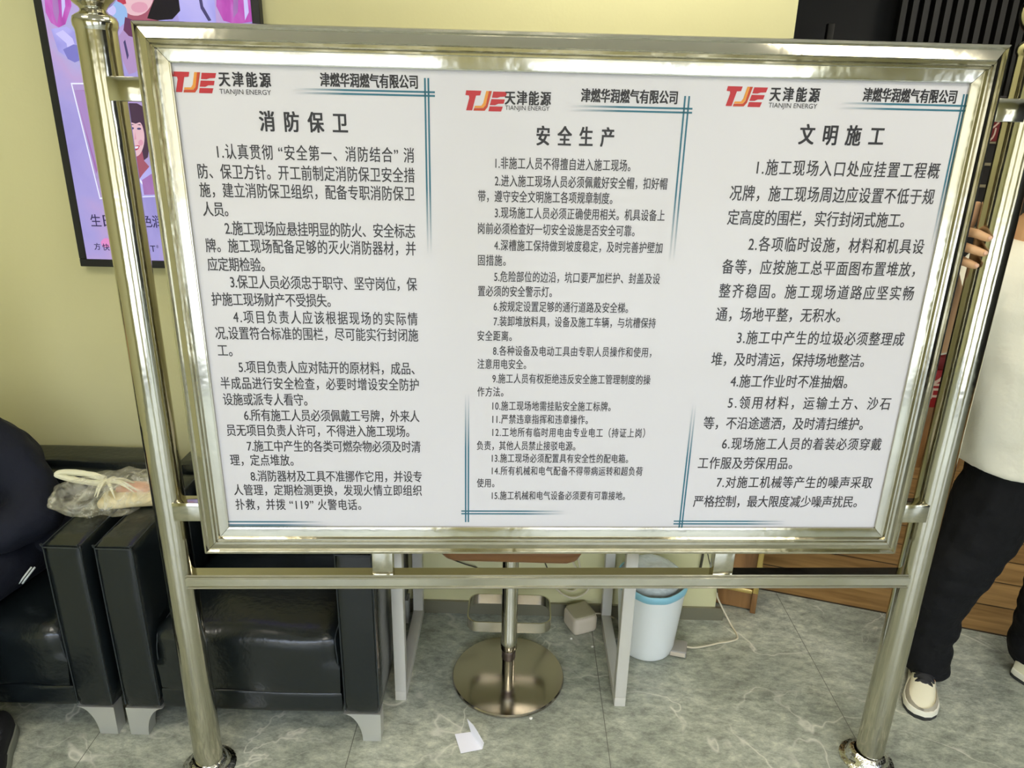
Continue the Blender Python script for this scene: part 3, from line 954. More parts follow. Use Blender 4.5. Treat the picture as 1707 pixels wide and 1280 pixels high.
def lit(name, col, strength=.55, noise_=None):
    m = mat(name, tuple(x * .4 for x in col[:3]) + (1,), .25, emit=(col, strength))
    if noise_:
        nt = m.node_tree
        p = nt.nodes['Principled BSDF']
        tc = nt.nodes.new('ShaderNodeTexCoord')
        n = nt.nodes.new('ShaderNodeTexNoise')
        n.inputs['Scale'].default_value = noise_[0]
        n.inputs['Detail'].default_value = 5
        n.inputs['Distortion'].default_value = .8
        mp = nt.nodes.new('ShaderNodeMapping')
        mp.inputs['Scale'].default_value = noise_[2]
        nt.links.new(tc.outputs['Object'], mp.inputs['Vector'])
        nt.links.new(mp.outputs['Vector'], n.inputs['Vector'])
        r = nt.nodes.new('ShaderNodeValToRGB')
        cs = noise_[1]
        while len(r.color_ramp.elements) < len(cs):
            r.color_ramp.elements.new(.5)
        for i, e in enumerate(r.color_ramp.elements):
            e.position = .3 + .42 * i / (len(cs) - 1)
            e.color = cs[i]
        nt.links.new(n.outputs['Fac'], r.inputs['Fac'])
        nt.links.new(r.outputs['Color'], p.inputs['Emission Color'])
    return m


LIT = dict(
    back=lit('screen lilac wash', rgb(172, 158, 216), .62, (3.2, [rgb(132, 128, 206), rgb(158, 152, 220), rgb(188, 158, 210), rgb(160, 176, 228)], (1, 1, .8))),
    magenta=lit('screen magenta', rgb(190, 80, 190), .55, (16, [rgb(150, 60, 160), rgb(190, 84, 186), rgb(206, 130, 214)], (1.6, 1, .5))),
    magenta2=lit('screen plum', rgb(172, 116, 192), .52, (16, [rgb(152, 104, 178), rgb(184, 138, 206)], (1.6, 1, .4))),
    lilac=lit('screen lilac cloth', rgb(164, 160, 232), .62, (9, [rgb(136, 132, 214), rgb(176, 172, 240), rgb(198, 190, 244)], (1, 1, .6))),
    shade=lit('screen fold line', rgb(84, 76, 130), .4),
    neck=lit('screen shaded skin', rgb(170, 92, 116), .5),
    skin=lit('screen skin', rgb(226, 186, 200), .6),
    skin2=lit('screen lilac skin', rgb(176, 146, 200), .58),
    lip=lit('screen lips', rgb(196, 64, 92), .5),
    hair=lit('screen black hair', rgb(30, 24, 40), .3),
    hair2=lit('screen brown hair', rgb(82, 56, 86), .4),
    balloon=lit('screen pale blue', rgb(150, 184, 236), .6),
    plum=lit('screen plum shadow', rgb(112, 60, 104), .45),
    edge=lit('screen white photo edge', rgb(222, 224, 250), .7),
    photo=lit('screen inset photo', rgb(170, 150, 210), .55, (7, [rgb(150, 130, 200), rgb(186, 164, 220), rgb(150, 166, 220)], (1, 1, 1))),
    plum2=lit('screen mauve wash', rgb(172, 140, 206), .54),
    blush=lit('screen blush skin', rgb(222, 160, 186), .56),
    lilac2=lit('screen pale lilac', rgb(196, 190, 244), .64),
    shade2=lit('screen blue fold', rgb(126, 124, 206), .55),
    glow=lit('screen pink glow', rgb(222, 140, 206), .6),
    type=lit('screen type', rgb(62, 52, 110), .25),
)
panel = finish('display_panel', bx(((SX0 + SX1) / 2, .7, (SZ0 + SZ1) / 2), (SX1 - SX0 - 2 * t, .026, SZ1 - SZ0 - 2 * t)), LIT['back'], scr, False)
bm = bmesh.new()
keys = []
for i, (k, pts) in enumerate(PICTURE):
    if k not in keys:
        keys.append(k)
    pts = [(min(max(x, SX0 + t), SX1 - t), z) for x, z in pts]
    flat_poly(bm, pts, .6866 - .00003 * i, keys.index(k))
finish('picture', bm, [LIT[k] for k in keys], panel, False)
GROUPS = (('screen_slogan', SCREEN_TEXT[0:2]), ('screen_slogan', SCREEN_TEXT[2:4]), ('screen_brand', SCREEN_TEXT[4:6]), ('screen_brand', SCREEN_TEXT[6:7]), ('screen_mark', SCREEN_TEXT[7:8]))
for nm, items in GROUPS:
    bm = bmesh.new()
    for s, a, b, z0, z1 in items:
        put_text(bm, s, a, b, .6845, (z0 + z1) / 2, (z1 - z0) * (1.12 if ord(s[0]) > 255 else 1.35), None, .012 if s in '方快' else .006)
    finish(nm, bm, LIT['type'], panel, False)


# ================================================================== ARMCHAIRS
def add_cushion(bm, c, s, r, bulge=0.0, cuts=12, wob=0.0, seed=0.0, r_low=None):
    """box with rounded edges, a bulging top and slightly uneven faces"""
    old = set(bm.verts)
    res = bmesh.ops.create_cube(bm, size=1)
    es = list({e for v in res['verts'] for e in v.link_edges})
    bmesh.ops.subdivide_edges(bm, edges=es, cuts=cuts, use_grid_fill=True)
    vs = [v for v in bm.verts if v not in old]
    r_top = r
    hx, hy, hz = s[0] / 2, s[1] / 2, s[2] / 2
    for v in vs:
        u = v.co * 2
        p = Vector((u.x * hx, u.y * hy, u.z * hz))
        r = r_top if (r_low is None or u.z > 0) else r_low
        inner = Vector((max(-hx + r, min(hx - r, p.x)), max(-hy + r, min(hy - r, p.y)), max(-hz + r, min(hz - r, p.z))))
        d = p - inner
        if d.length > 1e-6:
            p = inner + d.normalized() * r
        if bulge:
            k = (1 - u.x ** 2) * (1 - u.y ** 2)
            if u.z > 0:
                p.z += bulge * k * u.z
        if wob:
            q = (p + Vector((seed, seed * 2, 0))) * 7
            p += Vector((noise.noise(q), noise.noise(q + Vector((9, 0, 0))), noise.noise(q + Vector((0, 9, 0))))) * wob
        v.co = p + Vector(c)


def armchair(x, y, label):
    t = thing('armchair', label, 'armchair', (x, y, 0), 0, 'black leather armchairs')
    for s in (-1, 1):
        bm = bmesh.new()
        add_cushion(bm, (s * .325, -.09, .377), (.114, .44, .558), .018, .004, 10, .003, s + x)
        arm = finish('arm', bm, M['leather'], t, True, 60)
        for dx in (-.050, .050):       # stitched seams down the arm front and along the top edges
            px = s * .325 + dx
            pts = [(px * 1.0, -.3085, .115), (px, -.310, .35), (px, -.309, .634), (px, -.300, .650), (px, -.1, .654), (px, .10, .653)]
            b2 = bmesh.new()
            add_tube(b2, spline(pts, 4), .0018, 6)
            finish('piping', b2, M['piping'], arm)
        b2 = bmesh.new()
        add_tube(b2, [(s * .325 - .05, -.3095, .644), (s * .325, -.311, .645), (s * .325 + .05, -.3095, .644)], .0018, 6)
        finish('piping', b2, M['piping'], arm)
    bm = bmesh.new()
    add_cushion(bm, (0, -.005, .135), (.536, .60, .076), .012, 0, 8, .002, x)
    finish('seat_base', bm, M['leather'], t, True, 60)
    bm = bmesh.new()
    add_cushion(bm, (0, -.076, .272), (.534, .464, .202), .040, .020, 14, .008, x * 2, .008)
    cu = finish('seat_cushion', bm, M['leather'], t, True, 60)
    bm = bmesh.new()
    add_tube(bm, spline([(-.257, -.298, .20), (-.260, -.300, .28), (-.256, -.296, .335), (-.254, -.27, .362), (-.254, -.1, .370)], 5), .0016, 6)
    finish('piping', bm, M['piping'], cu)
    bm = bmesh.new()
    add_tube(bm, spline([(.257, -.298, .20), (.260, -.300, .28), (.256, -.296, .335), (.254, -.27, .362), (.254, -.1, .370)], 5), .0016, 6)
    finish('piping', bm, M['piping'], cu)
    bm = bmesh.new()
    add_cushion(bm, (0, .228, .385), (.756, .145, .575), .03, 0, 12, .004, x * 3)
    finish('backrest', bm, M['leather'], t, True, 60)
    bm = bmesh.new()
    add_cushion(bm, (0, .140, .50), (.52, .10, .30), .035, 0, 10, .006, x * 5)
    finish('back_cushion', bm, M['leather'], t, True, 60)
    # flared chrome plate feet: straight outer edge, concave inner edge
    for s in (-1, 1):
        for yy in (-.287, .26):
            bm = bmesh.new()
            pts = [(.378, .1), (.376, 0), (.322, 0)]
            for k in range(1, 9):
                a = k / 8 * math.pi / 2
                pts.append((.322 - .054 * (1 - math.cos(a)), .1 * math.sin(a)))
            ring = [Vector((s * px, yy, pz)) for px, pz in pts]
            add_rings(bm, [[p + Vector((0, -.022, 0)) for p in ring], [p + Vector((0, .022, 0)) for p in ring]])
            finish('foot', bm, M['chrome'], t, True, 30)
    return t


armchair(-.866, .402, 'black leather armchair with an empty seat, standing beside the white table legs')
armchair(-1.657, .402, 'black leather armchair occupied by the seated person in navy clothes')

# ================================================================== PLASTIC BAG ON THE ARMS
bag = thing('plastic_bag', 'clear crinkled plastic bag knotted shut, lying across the two armchair arms', 'plastic bag', (-1.305, .300, .657))
bm = bmesh.new()
add_ball(bm, (0, 0, .04), (.155, .105, .048), sub=5)
for v in bm.verts:
    q = v.co * 11
    d = noise.noise(q) * .024 + noise.noise(q * 2.6 + Vector((4, 2, 0))) * .012 + abs(noise.noise(q * 4.3)) * .008
    n_ = Vector((v.co.x, v.co.y * 1.4, (v.co.z - .04) * 2)).normalized()
    v.co += n_ * d
    # gathered ridge rising to the right, lower corner to the left
    v.co.z += max(0, v.co.x + .02) * .28 * (1 if v.co.z > .04 else .1)
    v.co.z = max(.0015, v.co.z)
finish('bag_film', bm, M['bag'], bag, True, None)
bm = bmesh.new()
hp = spline([(-.01, .0, .075), (-.06, .01, .072), (-.13, .02, .078), (-.162, .025, .086), (-.14, .028, .094), (-.07, .02, .094), (-.01, .01, .084)], 6)
add_tube(bm, hp, [.008 + .004 * abs(noise.noise(p * 40)) for p in hp], 8)
finish('bag_handle', bm, M['bag_handle'], bag)
bm = bmesh.new()
for k in range(9):
    a = k * 2 * math.pi / 9 + .3
    r = .05 + .05 * random.random()
    e = Vector((.02 + math.cos(a) * r, -.01 + math.sin(a) * r * .8, .048 + .02 * random.random()))
    c0 = Vector((.0, .0, .082))
    mid = c0.lerp(e, .5) + Vector((0, 0, .012))
    add_tube(bm, spline([c0, mid, e], 4), [.006, .006, .0055, .005, .005, .004, .003, .002, .001], 6)
finish('bag_gather', bm, M['bag_handle'], bag)
bm = bmesh.new()
add_cushion(bm, (0, 0, 0), (.17, .085, .032), .014, .006, 8, .010, 2.0)
bmesh.ops.rotate(bm, verts=bm.verts, matrix=Matrix.Rotation(.22, 3, 'Z'))
fd = finish('food_package', bm, M['food'], None, True, 60, loc=(-1.245, .315, .678))
tag(fd, 'cream coloured wrapped food lying inside the clear plastic bag', 'food')
bm = bmesh.new()
add_cushion(bm, (.0, .022, .024), (.10, .05, .018), .008, .004, 6, .004, 1.0)
finish('pink_wrapper', bm, M['food_pink'], fd, True, 60)

# ================================================================== BAR STOOL
st = thing('bar_stool', 'chrome bar stool with round mirror base and brown seat behind the board', 'stool', (-.115, .380, 0))
bm = bmesh.new()
add_lathe(bm, [(.183, .0), (.187, .003), (.187, .009), (.184, .0125), (.10, .0145), (.03, .016), (.001, .016)], n=72)
finish('base_disc', bm, M['base'], st, True, 30)
bm = bmesh.new()
add_lathe(bm, [(.0215, .014), (.0215, .14)], n=36)
col = finish('lower_column', bm, M['steel'], st)
bm = bmesh.new()
add_lathe(bm, [(.0218, .078), (.0232, .083), (.0222, .09), (.0222, .1), (.0236, .106), (.0218, .112)], n=36)
finish('weld_ring', bm, M['dark_ring'], col)
bm = bmesh.new()
add_lathe(bm, [(.026, .117), (.0275, .121), (.0275, .160), (.0262, .163), (.0262, .56)], n=36)
finish('upper_column', bm, M['steel'], st)
# foot rest: flat strap bent to a rounded rectangle on the far side
bm = bmesh.new()
x0, x1, y0, y1, r, th = -.137, .135, .012, .160, .035, .004
path = []
for cx, cy, a0 in ((x1 - r, y0 + r, -90), (x1 - r, y1 - r, 0), (x0 + r, y1 - r, 90), (x0 + r, y0 + r, 180)):
    for k in range(7):
        a = math.radians(a0 + 15 * k)
        path.append((Vector((cx + r * math.cos(a), cy + r * math.sin(a), 0)), Vector((math.cos(a), math.sin(a), 0))))
rings = []
for p, n_ in path:
    rings.append([p + Vector((0, 0, .171)), p + n_ * th + Vector((0, 0, .171)), p + n_ * th + Vector((0, 0, .209)), p + Vector((0, 0, .209))])
vr = [[bm.verts.new(q) for q in rr] for rr in rings]
for a, b in zip(vr, vr[1:] + vr[:1]):
    for i in range(4):
        bm.faces.new((a[i], a[(i + 1) % 4], b[(i + 1) % 4], b[i]))
finish('foot_rest', bm, M['strap'], st, True, 40)
bm = bmesh.new()
add_cushion(bm, (0, 0, .592), (.415, .40, .080), .035, .012, 12)
for v in bm.verts:
    k = (v.co.z - .552) / .08
    if k < .6:
        f = .90 + .10 * max(0, k) / .6
        v.co.x *= f
        v.co.y *= f
finish('seat', bm, M['brown'], st, True, 60)

# ================================================================== TABLE
tb = thing('side_table', 'white metal legged table hidden behind the board over the bin', 'table', (-.105, .48, 0))
finish('table_top', bx((0, 0, .735), (.80, .46, .03), .003, 2), M['table'], tb, True, 30)
LW = .036
for s, x in ((-1, -.352), (1, .350)):
    for yy in (-.205, .205):
        finish('leg', bx((x, yy, .378), (LW, LW, .684), .0025, 2), M['white_metal'], tb, True, 30)
    finish('runner', bx((x, 0, .018), (LW, .446, .036), .0025, 2), M['white_metal'], tb, True, 30)
    finish('top_rail', bx((x, 0, .702), (LW, .374, .036), .0025, 2), M['white_metal'], tb, True, 30)

# ================================================================== BIN
bn = thing('waste_bin', 'pale blue white plastic bin with blue rimmed liner under the table', 'bin', (.376, .558, 0))
bm = bmesh.new()
add_lathe(bm, [(.086, 0), (.091, .004), (.093, .012), (.098, .03), (.117, .262), (.119, .279), (.114, .279), (.110, .262), (.088, .012), (.001, .008)], n=56)
finish('bin_body', bm, M['bucket'], bn, True, 50)
bm = bmesh.new()
n = 64
ring_o, ring_i = [], []
rings = []
for rr, z in ((.1185, .260), (.1215, .264), (.123, .274), (.122, .284), (.119, .287), (.1145, .285)):
    rings.append([Vector(((rr + .003 * noise.noise(Vector((math.cos(a) * 3, math.sin(a) * 3, z * 30)))) * math.cos(a), (rr + .002) * math.sin(a),
                          z + .006 * noise.noise(Vector((math.cos(a) * 2.2, math.sin(a) * 2.2, 5))))) for a in [2 * math.pi * i / n for i in range(n)]])
add_rings(bm, rings, cap=False)
finish('liner_edge', bm, M['blue'], bn, True, None)
bm = bmesh.new()
add_ball(bm, (.0, .01, .285), (.106, .106, .050), sub=4)
for v in bm.verts:
    v.co += v.co.normalized() * noise.noise(v.co * 18) * .012
finish('liner_film', bm, M['liner'], bn, True, None)

# ================================================================== SMALL THINGS ON THE FLOOR
bm = bmesh.new()
add_cushion(bm, (0, 0, .0375), (.098, .098, .075), .018, 0, 10)
bxo = thing('small_speaker', 'small cream cube shaped appliance with rounded corners on the floor by the skirting', 'appliance', (.146, .645, 0), math.radians(24))
finish('housing', bm, M['cream'], bxo, True, 60)
bm = bmesh.new()
add_cushion(bm, (0, 0, .0745), (.087, .087, .006), .0029, 0, 10)
for v in bm.verts:      # round the corners of the lid in plan
    x, y = v.co.x, v.co.y
    k = max(0, abs(x) - .030), max(0, abs(y) - .030)
    l_ = math.hypot(*k)
    if l_ > .0135:
        v.co.x = math.copysign(.030 + k[0] / l_ * .0135, x) if k[0] else x
        v.co.y = math.copysign(.030 + k[1] / l_ * .0135, y) if k[1] else y
finish('lid', bm, M['cream_top'], bxo, True, 60)
bm = bmesh.new()
add_tube(bm, spline([(.045, .012, .03), (.07, .012, .032), (.105, .0, .028), (.135, -.02, .016)], 5), .003, 8)
finish('power_lead', bm, M['cable'], bxo)

ad = thing('power_adapter', 'flat grey plug adapter lying on the floor right of the bin', 'adapter', (.486, .528, 0), math.radians(-14))
bm = bmesh.new()
add_box(bm, (0, 0, .012), (.060, .066, .024), .004, 3)
finish('adapter_case', bm, M['grey'], ad, True, 30)
bm = bmesh.new()
add_box(bm, (0, -.0335, .012), (.050, .002, .016), .0008, 2)
finish('adapter_face', bm, M['cream'], ad, True, 30)
cb = bmesh.new()
add_tube(cb, spline([(.655, .703, .125), (.662, .703, .10), (.683, .692, .06), (.700, .690, .030), (.716, .665, .005), (.722, .62, .004), (.714, .595, .004), (.68, .580, .004), (.645, .572, .004), (.60, .555, .005), (.55, .540, .007), (.512, .538, .012)], 6), .0031, 8)
tag(finish('power_cable', cb, M['cable'], None), 'thin white cable curling over the floor from the wall corner to the grey adapter', 'cable')
cb = bmesh.new()
add_tube(cb, spline([(.098, .7035, .45), (.104, .7035, .30), (.118, .7035, .23), (.17, .70, .17), (.178, .695, .145), (.16, .693, .112), (.12, .692, .094), (.075, .693, .112), (.045, .697, .15), (.04, .70, .20)], 6), .0036, 8)
tag(finish('wall_cable', cb, M['cable'], None), 'white cable hanging in a loop against the wall behind the bar stool', 'cable')
cb = bmesh.new()
add_tube(cb, spline([(.118, .7045, .46), (.124, .7045, .31), (.140, .7045, .22), (.150, .703, .16), (.12, .701, .118), (.08, .702, .13), (.055, .7045, .17)], 6), .0032, 8)
tag(finish('wall_cable', cb, M['cable'], None), 'second white cable beside the looped one, its bend slightly higher on the wall', 'cable')
cb = bmesh.new()
add_tube(cb, spline([(-.02, .7045, .38), (.0, .7045, .27), (.02, .7045, .21), (.045, .7045, .15)], 5), .0025, 8)
tag(finish('wall_cable', cb, M['cable_dark'], None), 'thin dark cable on the wall just below the bar stool seat', 'cable')
cb = bmesh.new()
add_tube(cb, spline([(-.40, .7045, .30), (-.36, .7045, .255), (-.30, .7045, .225), (-.24, .7045, .205)], 5), .0022, 8)
tag(finish('wall_cable', cb, M['cable_dark'], None), 'thin dark cable sagging along the wall left of the bar stool column', 'cable')
cb = bmesh.new()
add_tube(cb, spline([(.585, .7045, .42), (.586, .7045, .30), (.582, .7045, .22), (.578, .7045, .16)], 5), .0045, 8)
tag(finish('wall_cable', cb, M['cable_dark'], None), 'thick dark cable running down the wall right of the bin', 'cable')
cb = bmesh.new()
add_tube(cb, spline([(.60, .7045, .30), (.625, .7045, .22), (.65, .7045, .16), (.66, .7045, .11)], 5), .0018, 8)
tag(finish('wall_cable', cb, M['cable_dark'], None), 'hair thin dark cable slanting down to the wall corner', 'cable')

cd = thing('folded_card', 'white folded card lying open on the tiles in front of the stool base', 'card', (-.232, .085, 0))
bm = bmesh.new()
A, B_, C_, D_ = Vector((-.040, .040, .002)), Vector((.008, .050, .002)), Vector((.046, -.013, .002)), Vector((-.016, -.030, .002))
up = Vector((0, 0, .0014))
add_rings(bm, [[A, B_, C_, D_], [A + up, B_ + up, C_ + up, D_ + up]])
finish('card_panel', bm, M['card'], cd, False)
bm = bmesh.new()
E_, F_ = Vector((-.006, .083, .020)), Vector((.014, .055, .026))
th_ = Vector((.0014, .0008, 0))
q = [B_ + up, C_ + up, C_ + Vector((.004, .004, .020)), F_ + Vector((.012, -.028, .008)), F_, E_]
add_rings(bm, [q, [p + th_ for p in q]])
finish('card_flap', bm, M['card'], cd, False)

for i, (x, y, r, lab) in enumerate(((-.04, .195, .006, 'white crumb touching the front of the stool base'), (.11, .575, .005, 'tiny white crumb between the stool foot rest and the cream cube appliance'), (.183, .535, .005, 'tiny white crumb in front of the cream cube appliance'))):
    bm = bmesh.new()
    add_ball(bm, (0, 0, r * .7), (r, r * .8, r * .75), sub=2)
    for v in bm.verts:
        v.co += Vector((noise.noise(v.co * 300 + Vector((i, 0, 0))), 0, 0)) * r * .3
    tag(finish('crumb', bm, M['debris'], None, True, None, loc=(x, y, 0)), lab, 'crumb', 'crumbs on the floor')

# ================================================================== BEYOND THE WALL END
cab = thing('wooden_counter', 'brown wooden counter with brass edge strips behind the wall corner', 'counter', (.822, .752, 0), ang)
finish('body', bx((-.085, .15, .44), (.155, .27, .87), .002, 1), M['cab_wood'], cab, False)
finish('edge_strip', bx((-.004, .005, .49), (.020, .016, .80), .002, 2), M['gold'], cab, True, 30)
finish('edge_strip', bx((-.088, .008, .093), (.146, .014, .018), .002, 2), M['gold'], cab, True, 30)
finish('corner_block', bx((-.004, .006, .045), (.020, .016, .088), .002, 2), M['cab_wood'], cab, True, 30)

# dark vertical slats in front of the far wall
slw = thing('slat_screen', 'dark charcoal screen of upright slats high on the black wall', 'slat screen', (1.92, 2.9, 0))
for k in range(34):
    finish('slat', bx((  .05 + .0605 * k, 0, 2.3), (.031, .05, 1.19)), M['slat'], slw, False)
finish('cross_rail', bx((1.2, .045, 2.2), (2.4, .03, .04)), M['shelf_dark'], slw, False)
hk = bx((1.476, 2.6, 1.145), (.035, .035, 2.29), .004)
tag(finish('upright_bar', hk, M['slat'], None), 'lone dark grey upright bar whose top shows in the blackness above the board', 'bar')

# dark price board with red header, and red box below, seen between frame and right post
pb = thing('price_board', 'dark price board with red header and pale strips behind the standing person', 'price board', (2.15, 2.42, 0))
finish('board', bx((0, 0, 1.30), (1.5, .04, 1.30), .003), M['shelf_dark'], pb, False)
hd = finish('header', bx((0, -.022, 1.81), (1.5, .02, .16), .002), M['red'], pb, False)
bm = bmesh.new()
put_text(bm, '价', .125, .225, -.0325, 1.785, .12)
finish('header_lettering', bm, M['sign_ink'], hd, False)
for k in range(9):
    finish('strip', bx((0, -.022, 1.727 - .11 * k), (1.5, .012, .014)), M['strip'], pb, False)
for x in (-.72, .72):
    finish('leg', bx((x, 0, .33), (.04, .04, .65)), M['slat'], pb, False)
rb = thing('red_box', 'red box with a white letter on a wooden plinth behind the standing person', 'box', (2.12, 2.18, 0))
finish('plinth', bx((0, .02, .185), (.50, .22, .37), .004), M['cab_wood'], rb, True, 30)
bb = finish('box_body', bx((0, 0, .477), (.52, .22, .214), .006), M['red_bright'], rb, True, 30)
finish('lid', bx((0, 0, .622), (.53, .23, .070), .006), M['red'], rb, True, 30)
bm = bmesh.new()
put_text(bm, '合', -.04, .10, -.1108, .485, .14, None, .02)
finish('box_lettering', bm, M['sign_ink'], bb, False)


# ================================================================== PEOPLE
def head(body_bm, c, tilt, s=1.0):
    """head shape to be fused into the body; c = head centre, looks to -y before tilt"""
    R = tilt
    def P(x, y, z):
        return Vector(c) + R @ (Vector((x, y, z)) * s)
    add_ball(body_bm, P(0, .012, .035), (.074 * s, .094 * s, .088 * s), R)
    add_ball(body_bm, P(0, -.022, -.040), (.058 * s, .068 * s, .070 * s), R)
    add_ball(body_bm, P(0, -.062, -.088), (.026 * s, .024 * s, .024 * s), R)       # chin
    add_limb(body_bm, [(P(0, -.088, .012), .010 * s), (P(0, -.104, -.022), .0145 * s)])
    for k in (-1, 1):
        add_ball(body_bm, P(k * .012, -.094, -.026), .010 * s, sub=2)
        add_ball(body_bm, P(k * .077, .008, -.006), (.010 * s, .020 * s, .032 * s), R, 2)   # ears
        add_ball(body_bm, P(k * .034, -.074, .024), (.022 * s, .012 * s, .009 * s), R, 2)   # brows
        add_ball(body_bm, P(k * .040, -.062, -.022), (.022 * s, .02 * s, .02 * s), R, 2)    # cheeks
    return P


def face_parts(P, R, parent, s=1.0):
    bm = bmesh.new()
    for k in (-1, 1):
        add_ball(bm, P(k * .031, -.0768, .003), (.0125 * s, .008 * s, .0058 * s), R, 3)
    ey = finish('eyes', bm, M['eye'], parent, True, None)
    bm = bmesh.new()
    for k in (-1, 1):
        add_ball(bm, P(k * .031, -.0828, .003), (.0052 * s, .0026 * s, .0052 * s), R, 2)
    finish('iris', bm, M['iris'], ey, True, None)
    bm = bmesh.new()
    add_tube(bm, spline([P(-.024, -.080, -.058), P(-.010, -.091, -.0545), P(0, -.092, -.0555), P(.010, -.091, -.0545), P(.024, -.080, -.058)], 4), .0045 * s, 8)
    add_tube(bm, spline([P(-.022, -.080, -.0605), P(0, -.091, -.0645), P(.022, -.080, -.0605)], 5), .005 * s, 8)
    finish('mouth', bm, M['lip'], parent, True, None)


def hair_cap(P, R, parent, s=1.0, length=.0):
    bm = bmesh.new()
    add_ball(bm, P(0, .022, .048), (.084 * s, .098 * s, .088 * s), R, 4)
    for v in list(bm.verts):
        q = R.inverted() @ (v.co - P(0, 0, 0))
        if q.y < -.045 and q.z < .075:
            v.co += R @ Vector((0, .03, .045)) * min(1, (-.045 - q.y) / .03)
        v.co += v.co.normalized() * noise.noise(v.co * 45) * .004
    for k in (-1, 1):
        add_limb(bm, [(P(k * .072, .012, .03), .018 * s), (P(k * .074, .022, -.02 - length), .012 * s)])
    add_limb(bm, [(P(0, .08, .02), .05 * s), (P(0, .07, -.05), .04 * s)])
    return fuse('hair', bm, M['hair'], parent, .006, 4, (60, .003))


def hand(bm, wrist, palm_c, R, fingers, thumb):
    """palm slab plus separate fingers; fingers: list of joint chains"""
    add_limb(bm, [(wrist, .026), (Vector(wrist).lerp(palm_c, .55), .027)])
    add_ball(bm, palm_c, (.040, .016, .042), R)
    for ch in fingers:
        add_limb(bm, [(ch[0], .0122), (ch[1], .0116), (ch[2], .0106), (ch[3], .0092)] if len(ch) == 4 else [(ch[0], .0102), (ch[1], .009), (ch[2], .0075)])
    add_limb(bm, [(thumb[0], .018), (thumb[1], .0138), (thumb[2], .0128), (thumb[3], .0112)])


def shoe(parent, toe, heel, mats, label=None):
    """low sneaker worn by parent, from heel to toe on the floor"""
    toe, heel = Vector(toe), Vector(heel)
    d = toe - heel
    L = d.length
    d.normalize()
    n_ = Vector((-d.y, d.x, 0))

    def P(a, b, z):
        return heel + d * (a * L) + n_ * b + Vector((0, 0, z))
    st = [(0.0, .026), (.06, .033), (.2, .036), (.4, .037), (.6, .044), (.75, .049), (.88, .044), (.96, .030), (1.0, .012)]

    def outline(off, z, a0=0.0):
        left = [P(a, w + off, z) for a, w in st]
        right = [P(a, -(w + off), z) for a, w in reversed(st)]
        return left + right
    u, msole, dsole, lace, toe_m = mats
    bm = bmesh.new()
    rr = []
    for a, w, h in ((.0, .024, .085), (.05, .031, .095), (.2, .034, .098), (.38, .034, .094), (.52, .037, .080), (.66, .043, .066), (.8, .045, .056), (.9, .039, .048), (.965, .025, .042), (.99, .012, .036)):
        ring = []
        for k in range(13):
            t = math.pi * k / 12
            ring.append(P(a, w * math.cos(t), .030 + (h - .030) * (math.sin(t) ** .75)))
        rr.append(ring)
    add_rings(bm, rr)
    up_ = finish('sneaker', bm, u, parent, True, 60)
    if label:
        up_['label'] = label
    bm = bmesh.new()
    add_rings(bm, [outline(.001, .0), outline(.004, .004), outline(.004, .014)])
    finish('outsole', bm, dsole, up_, True, 50)
    bm = bmesh.new()
    add_rings(bm, [outline(.0035, .0135), outline(.005, .019), outline(.002, .033), outline(-.004, .034)])
    finish('midsole', bm, msole, up_, True, 50)
    # mudguard round the toe
    bm = bmesh.new()
    half = ((.50, .0385, .046), (.62, .0445, .050), (.75, .0475, .050), (.86, .0435, .048), (.93, .035, .045), (.975, .021, .042), (.996, .009, .040))
    def ring(a, w, h):
        return [P(a, w, .030), P(a, w * 1.01, .036), P(a, w * .94, h), P(a, w * .84, h + .004), P(a, w * .8, h - .004)]
    rr = [ring(a, w, h) for a, w, h in half] + [ring(a, -w, h) for a, w, h in reversed(half)]
    add_rings(bm, rr)
    finish('toe_guard', bm, toe_m, up_, True, 60)
    bm = bmesh.new()
    yaw_ = Matrix.Rotation(math.atan2(d.y, d.x) - math.pi / 2, 3, 'Z')
    add_ball(bm, P(.46, 0, .080), (.027, .058, .016), yaw_ @ Matrix.Rotation(-.36, 3, 'X'), 3)
    for k in range(5):
        a = .36 + .06 * k
        z = .104 - .0092 * k
        add_tube(bm, spline([P(a, -.027, z - .012), P(a + .01, -.01, z + .002), P(a + .02, .012, z + .002), P(a + .03, .027, z - .014)], 4), .0054, 6)
        add_tube(bm, spline([P(a, .027, z - .012), P(a + .01, .01, z + .003), P(a + .02, -.012, z + .003), P(a + .03, -.027, z - .014)], 4), .0054, 6)
    finish('laces', bm, lace, up_, True, None)
    return up_


# ---------------------------------------------------------------- standing person holding the right post
man = thing('person', 'standing person in white T-shirt and black trousers gripping the notice board post', 'person', (0, 0, 0))
bm = bmesh.new()
Rh = Matrix.Rotation(math.radians(-5), 3, 'Y') @ Matrix.Rotation(math.radians(62), 3, 'Z')
HC = (1.315, .405, 1.635)
P = head(bm, HC, Rh)
add_limb(bm, [(P(0, .03, -.02), .054), (P(0, .035, -.10), .054), ((1.295, .43, 1.50), .058), ((1.325, .45, 1.42), .075)])
for c, r in (((1.345, .46, 1.33), (.16, .10, .12)), ((1.385, .46, 1.18), (.145, .10, .15)), ((1.44, .46, 1.02), (.14, .10, .12)), ((1.50, .46, .92), (.15, .11, .10))):
    add_ball(bm, c, r)
add_limb(bm, [((1.33, .46, 1.40), .06), ((1.19, .43, 1.395), .055)])
add_limb(bm, [((1.33, .46, 1.40), .06), ((1.50, .47, 1.375), .050)])
SH, EL, WR = (1.17, .42, 1.385), (1.02, .295, 1.232), (.917, .168, 1.435)
add_limb(bm, [(SH, .050), ((1.10, .375, 1.31), .046), (EL, .040), ((.992, .245, 1.30), .043), ((.955, .205, 1.375), .037), (WR, .030)])
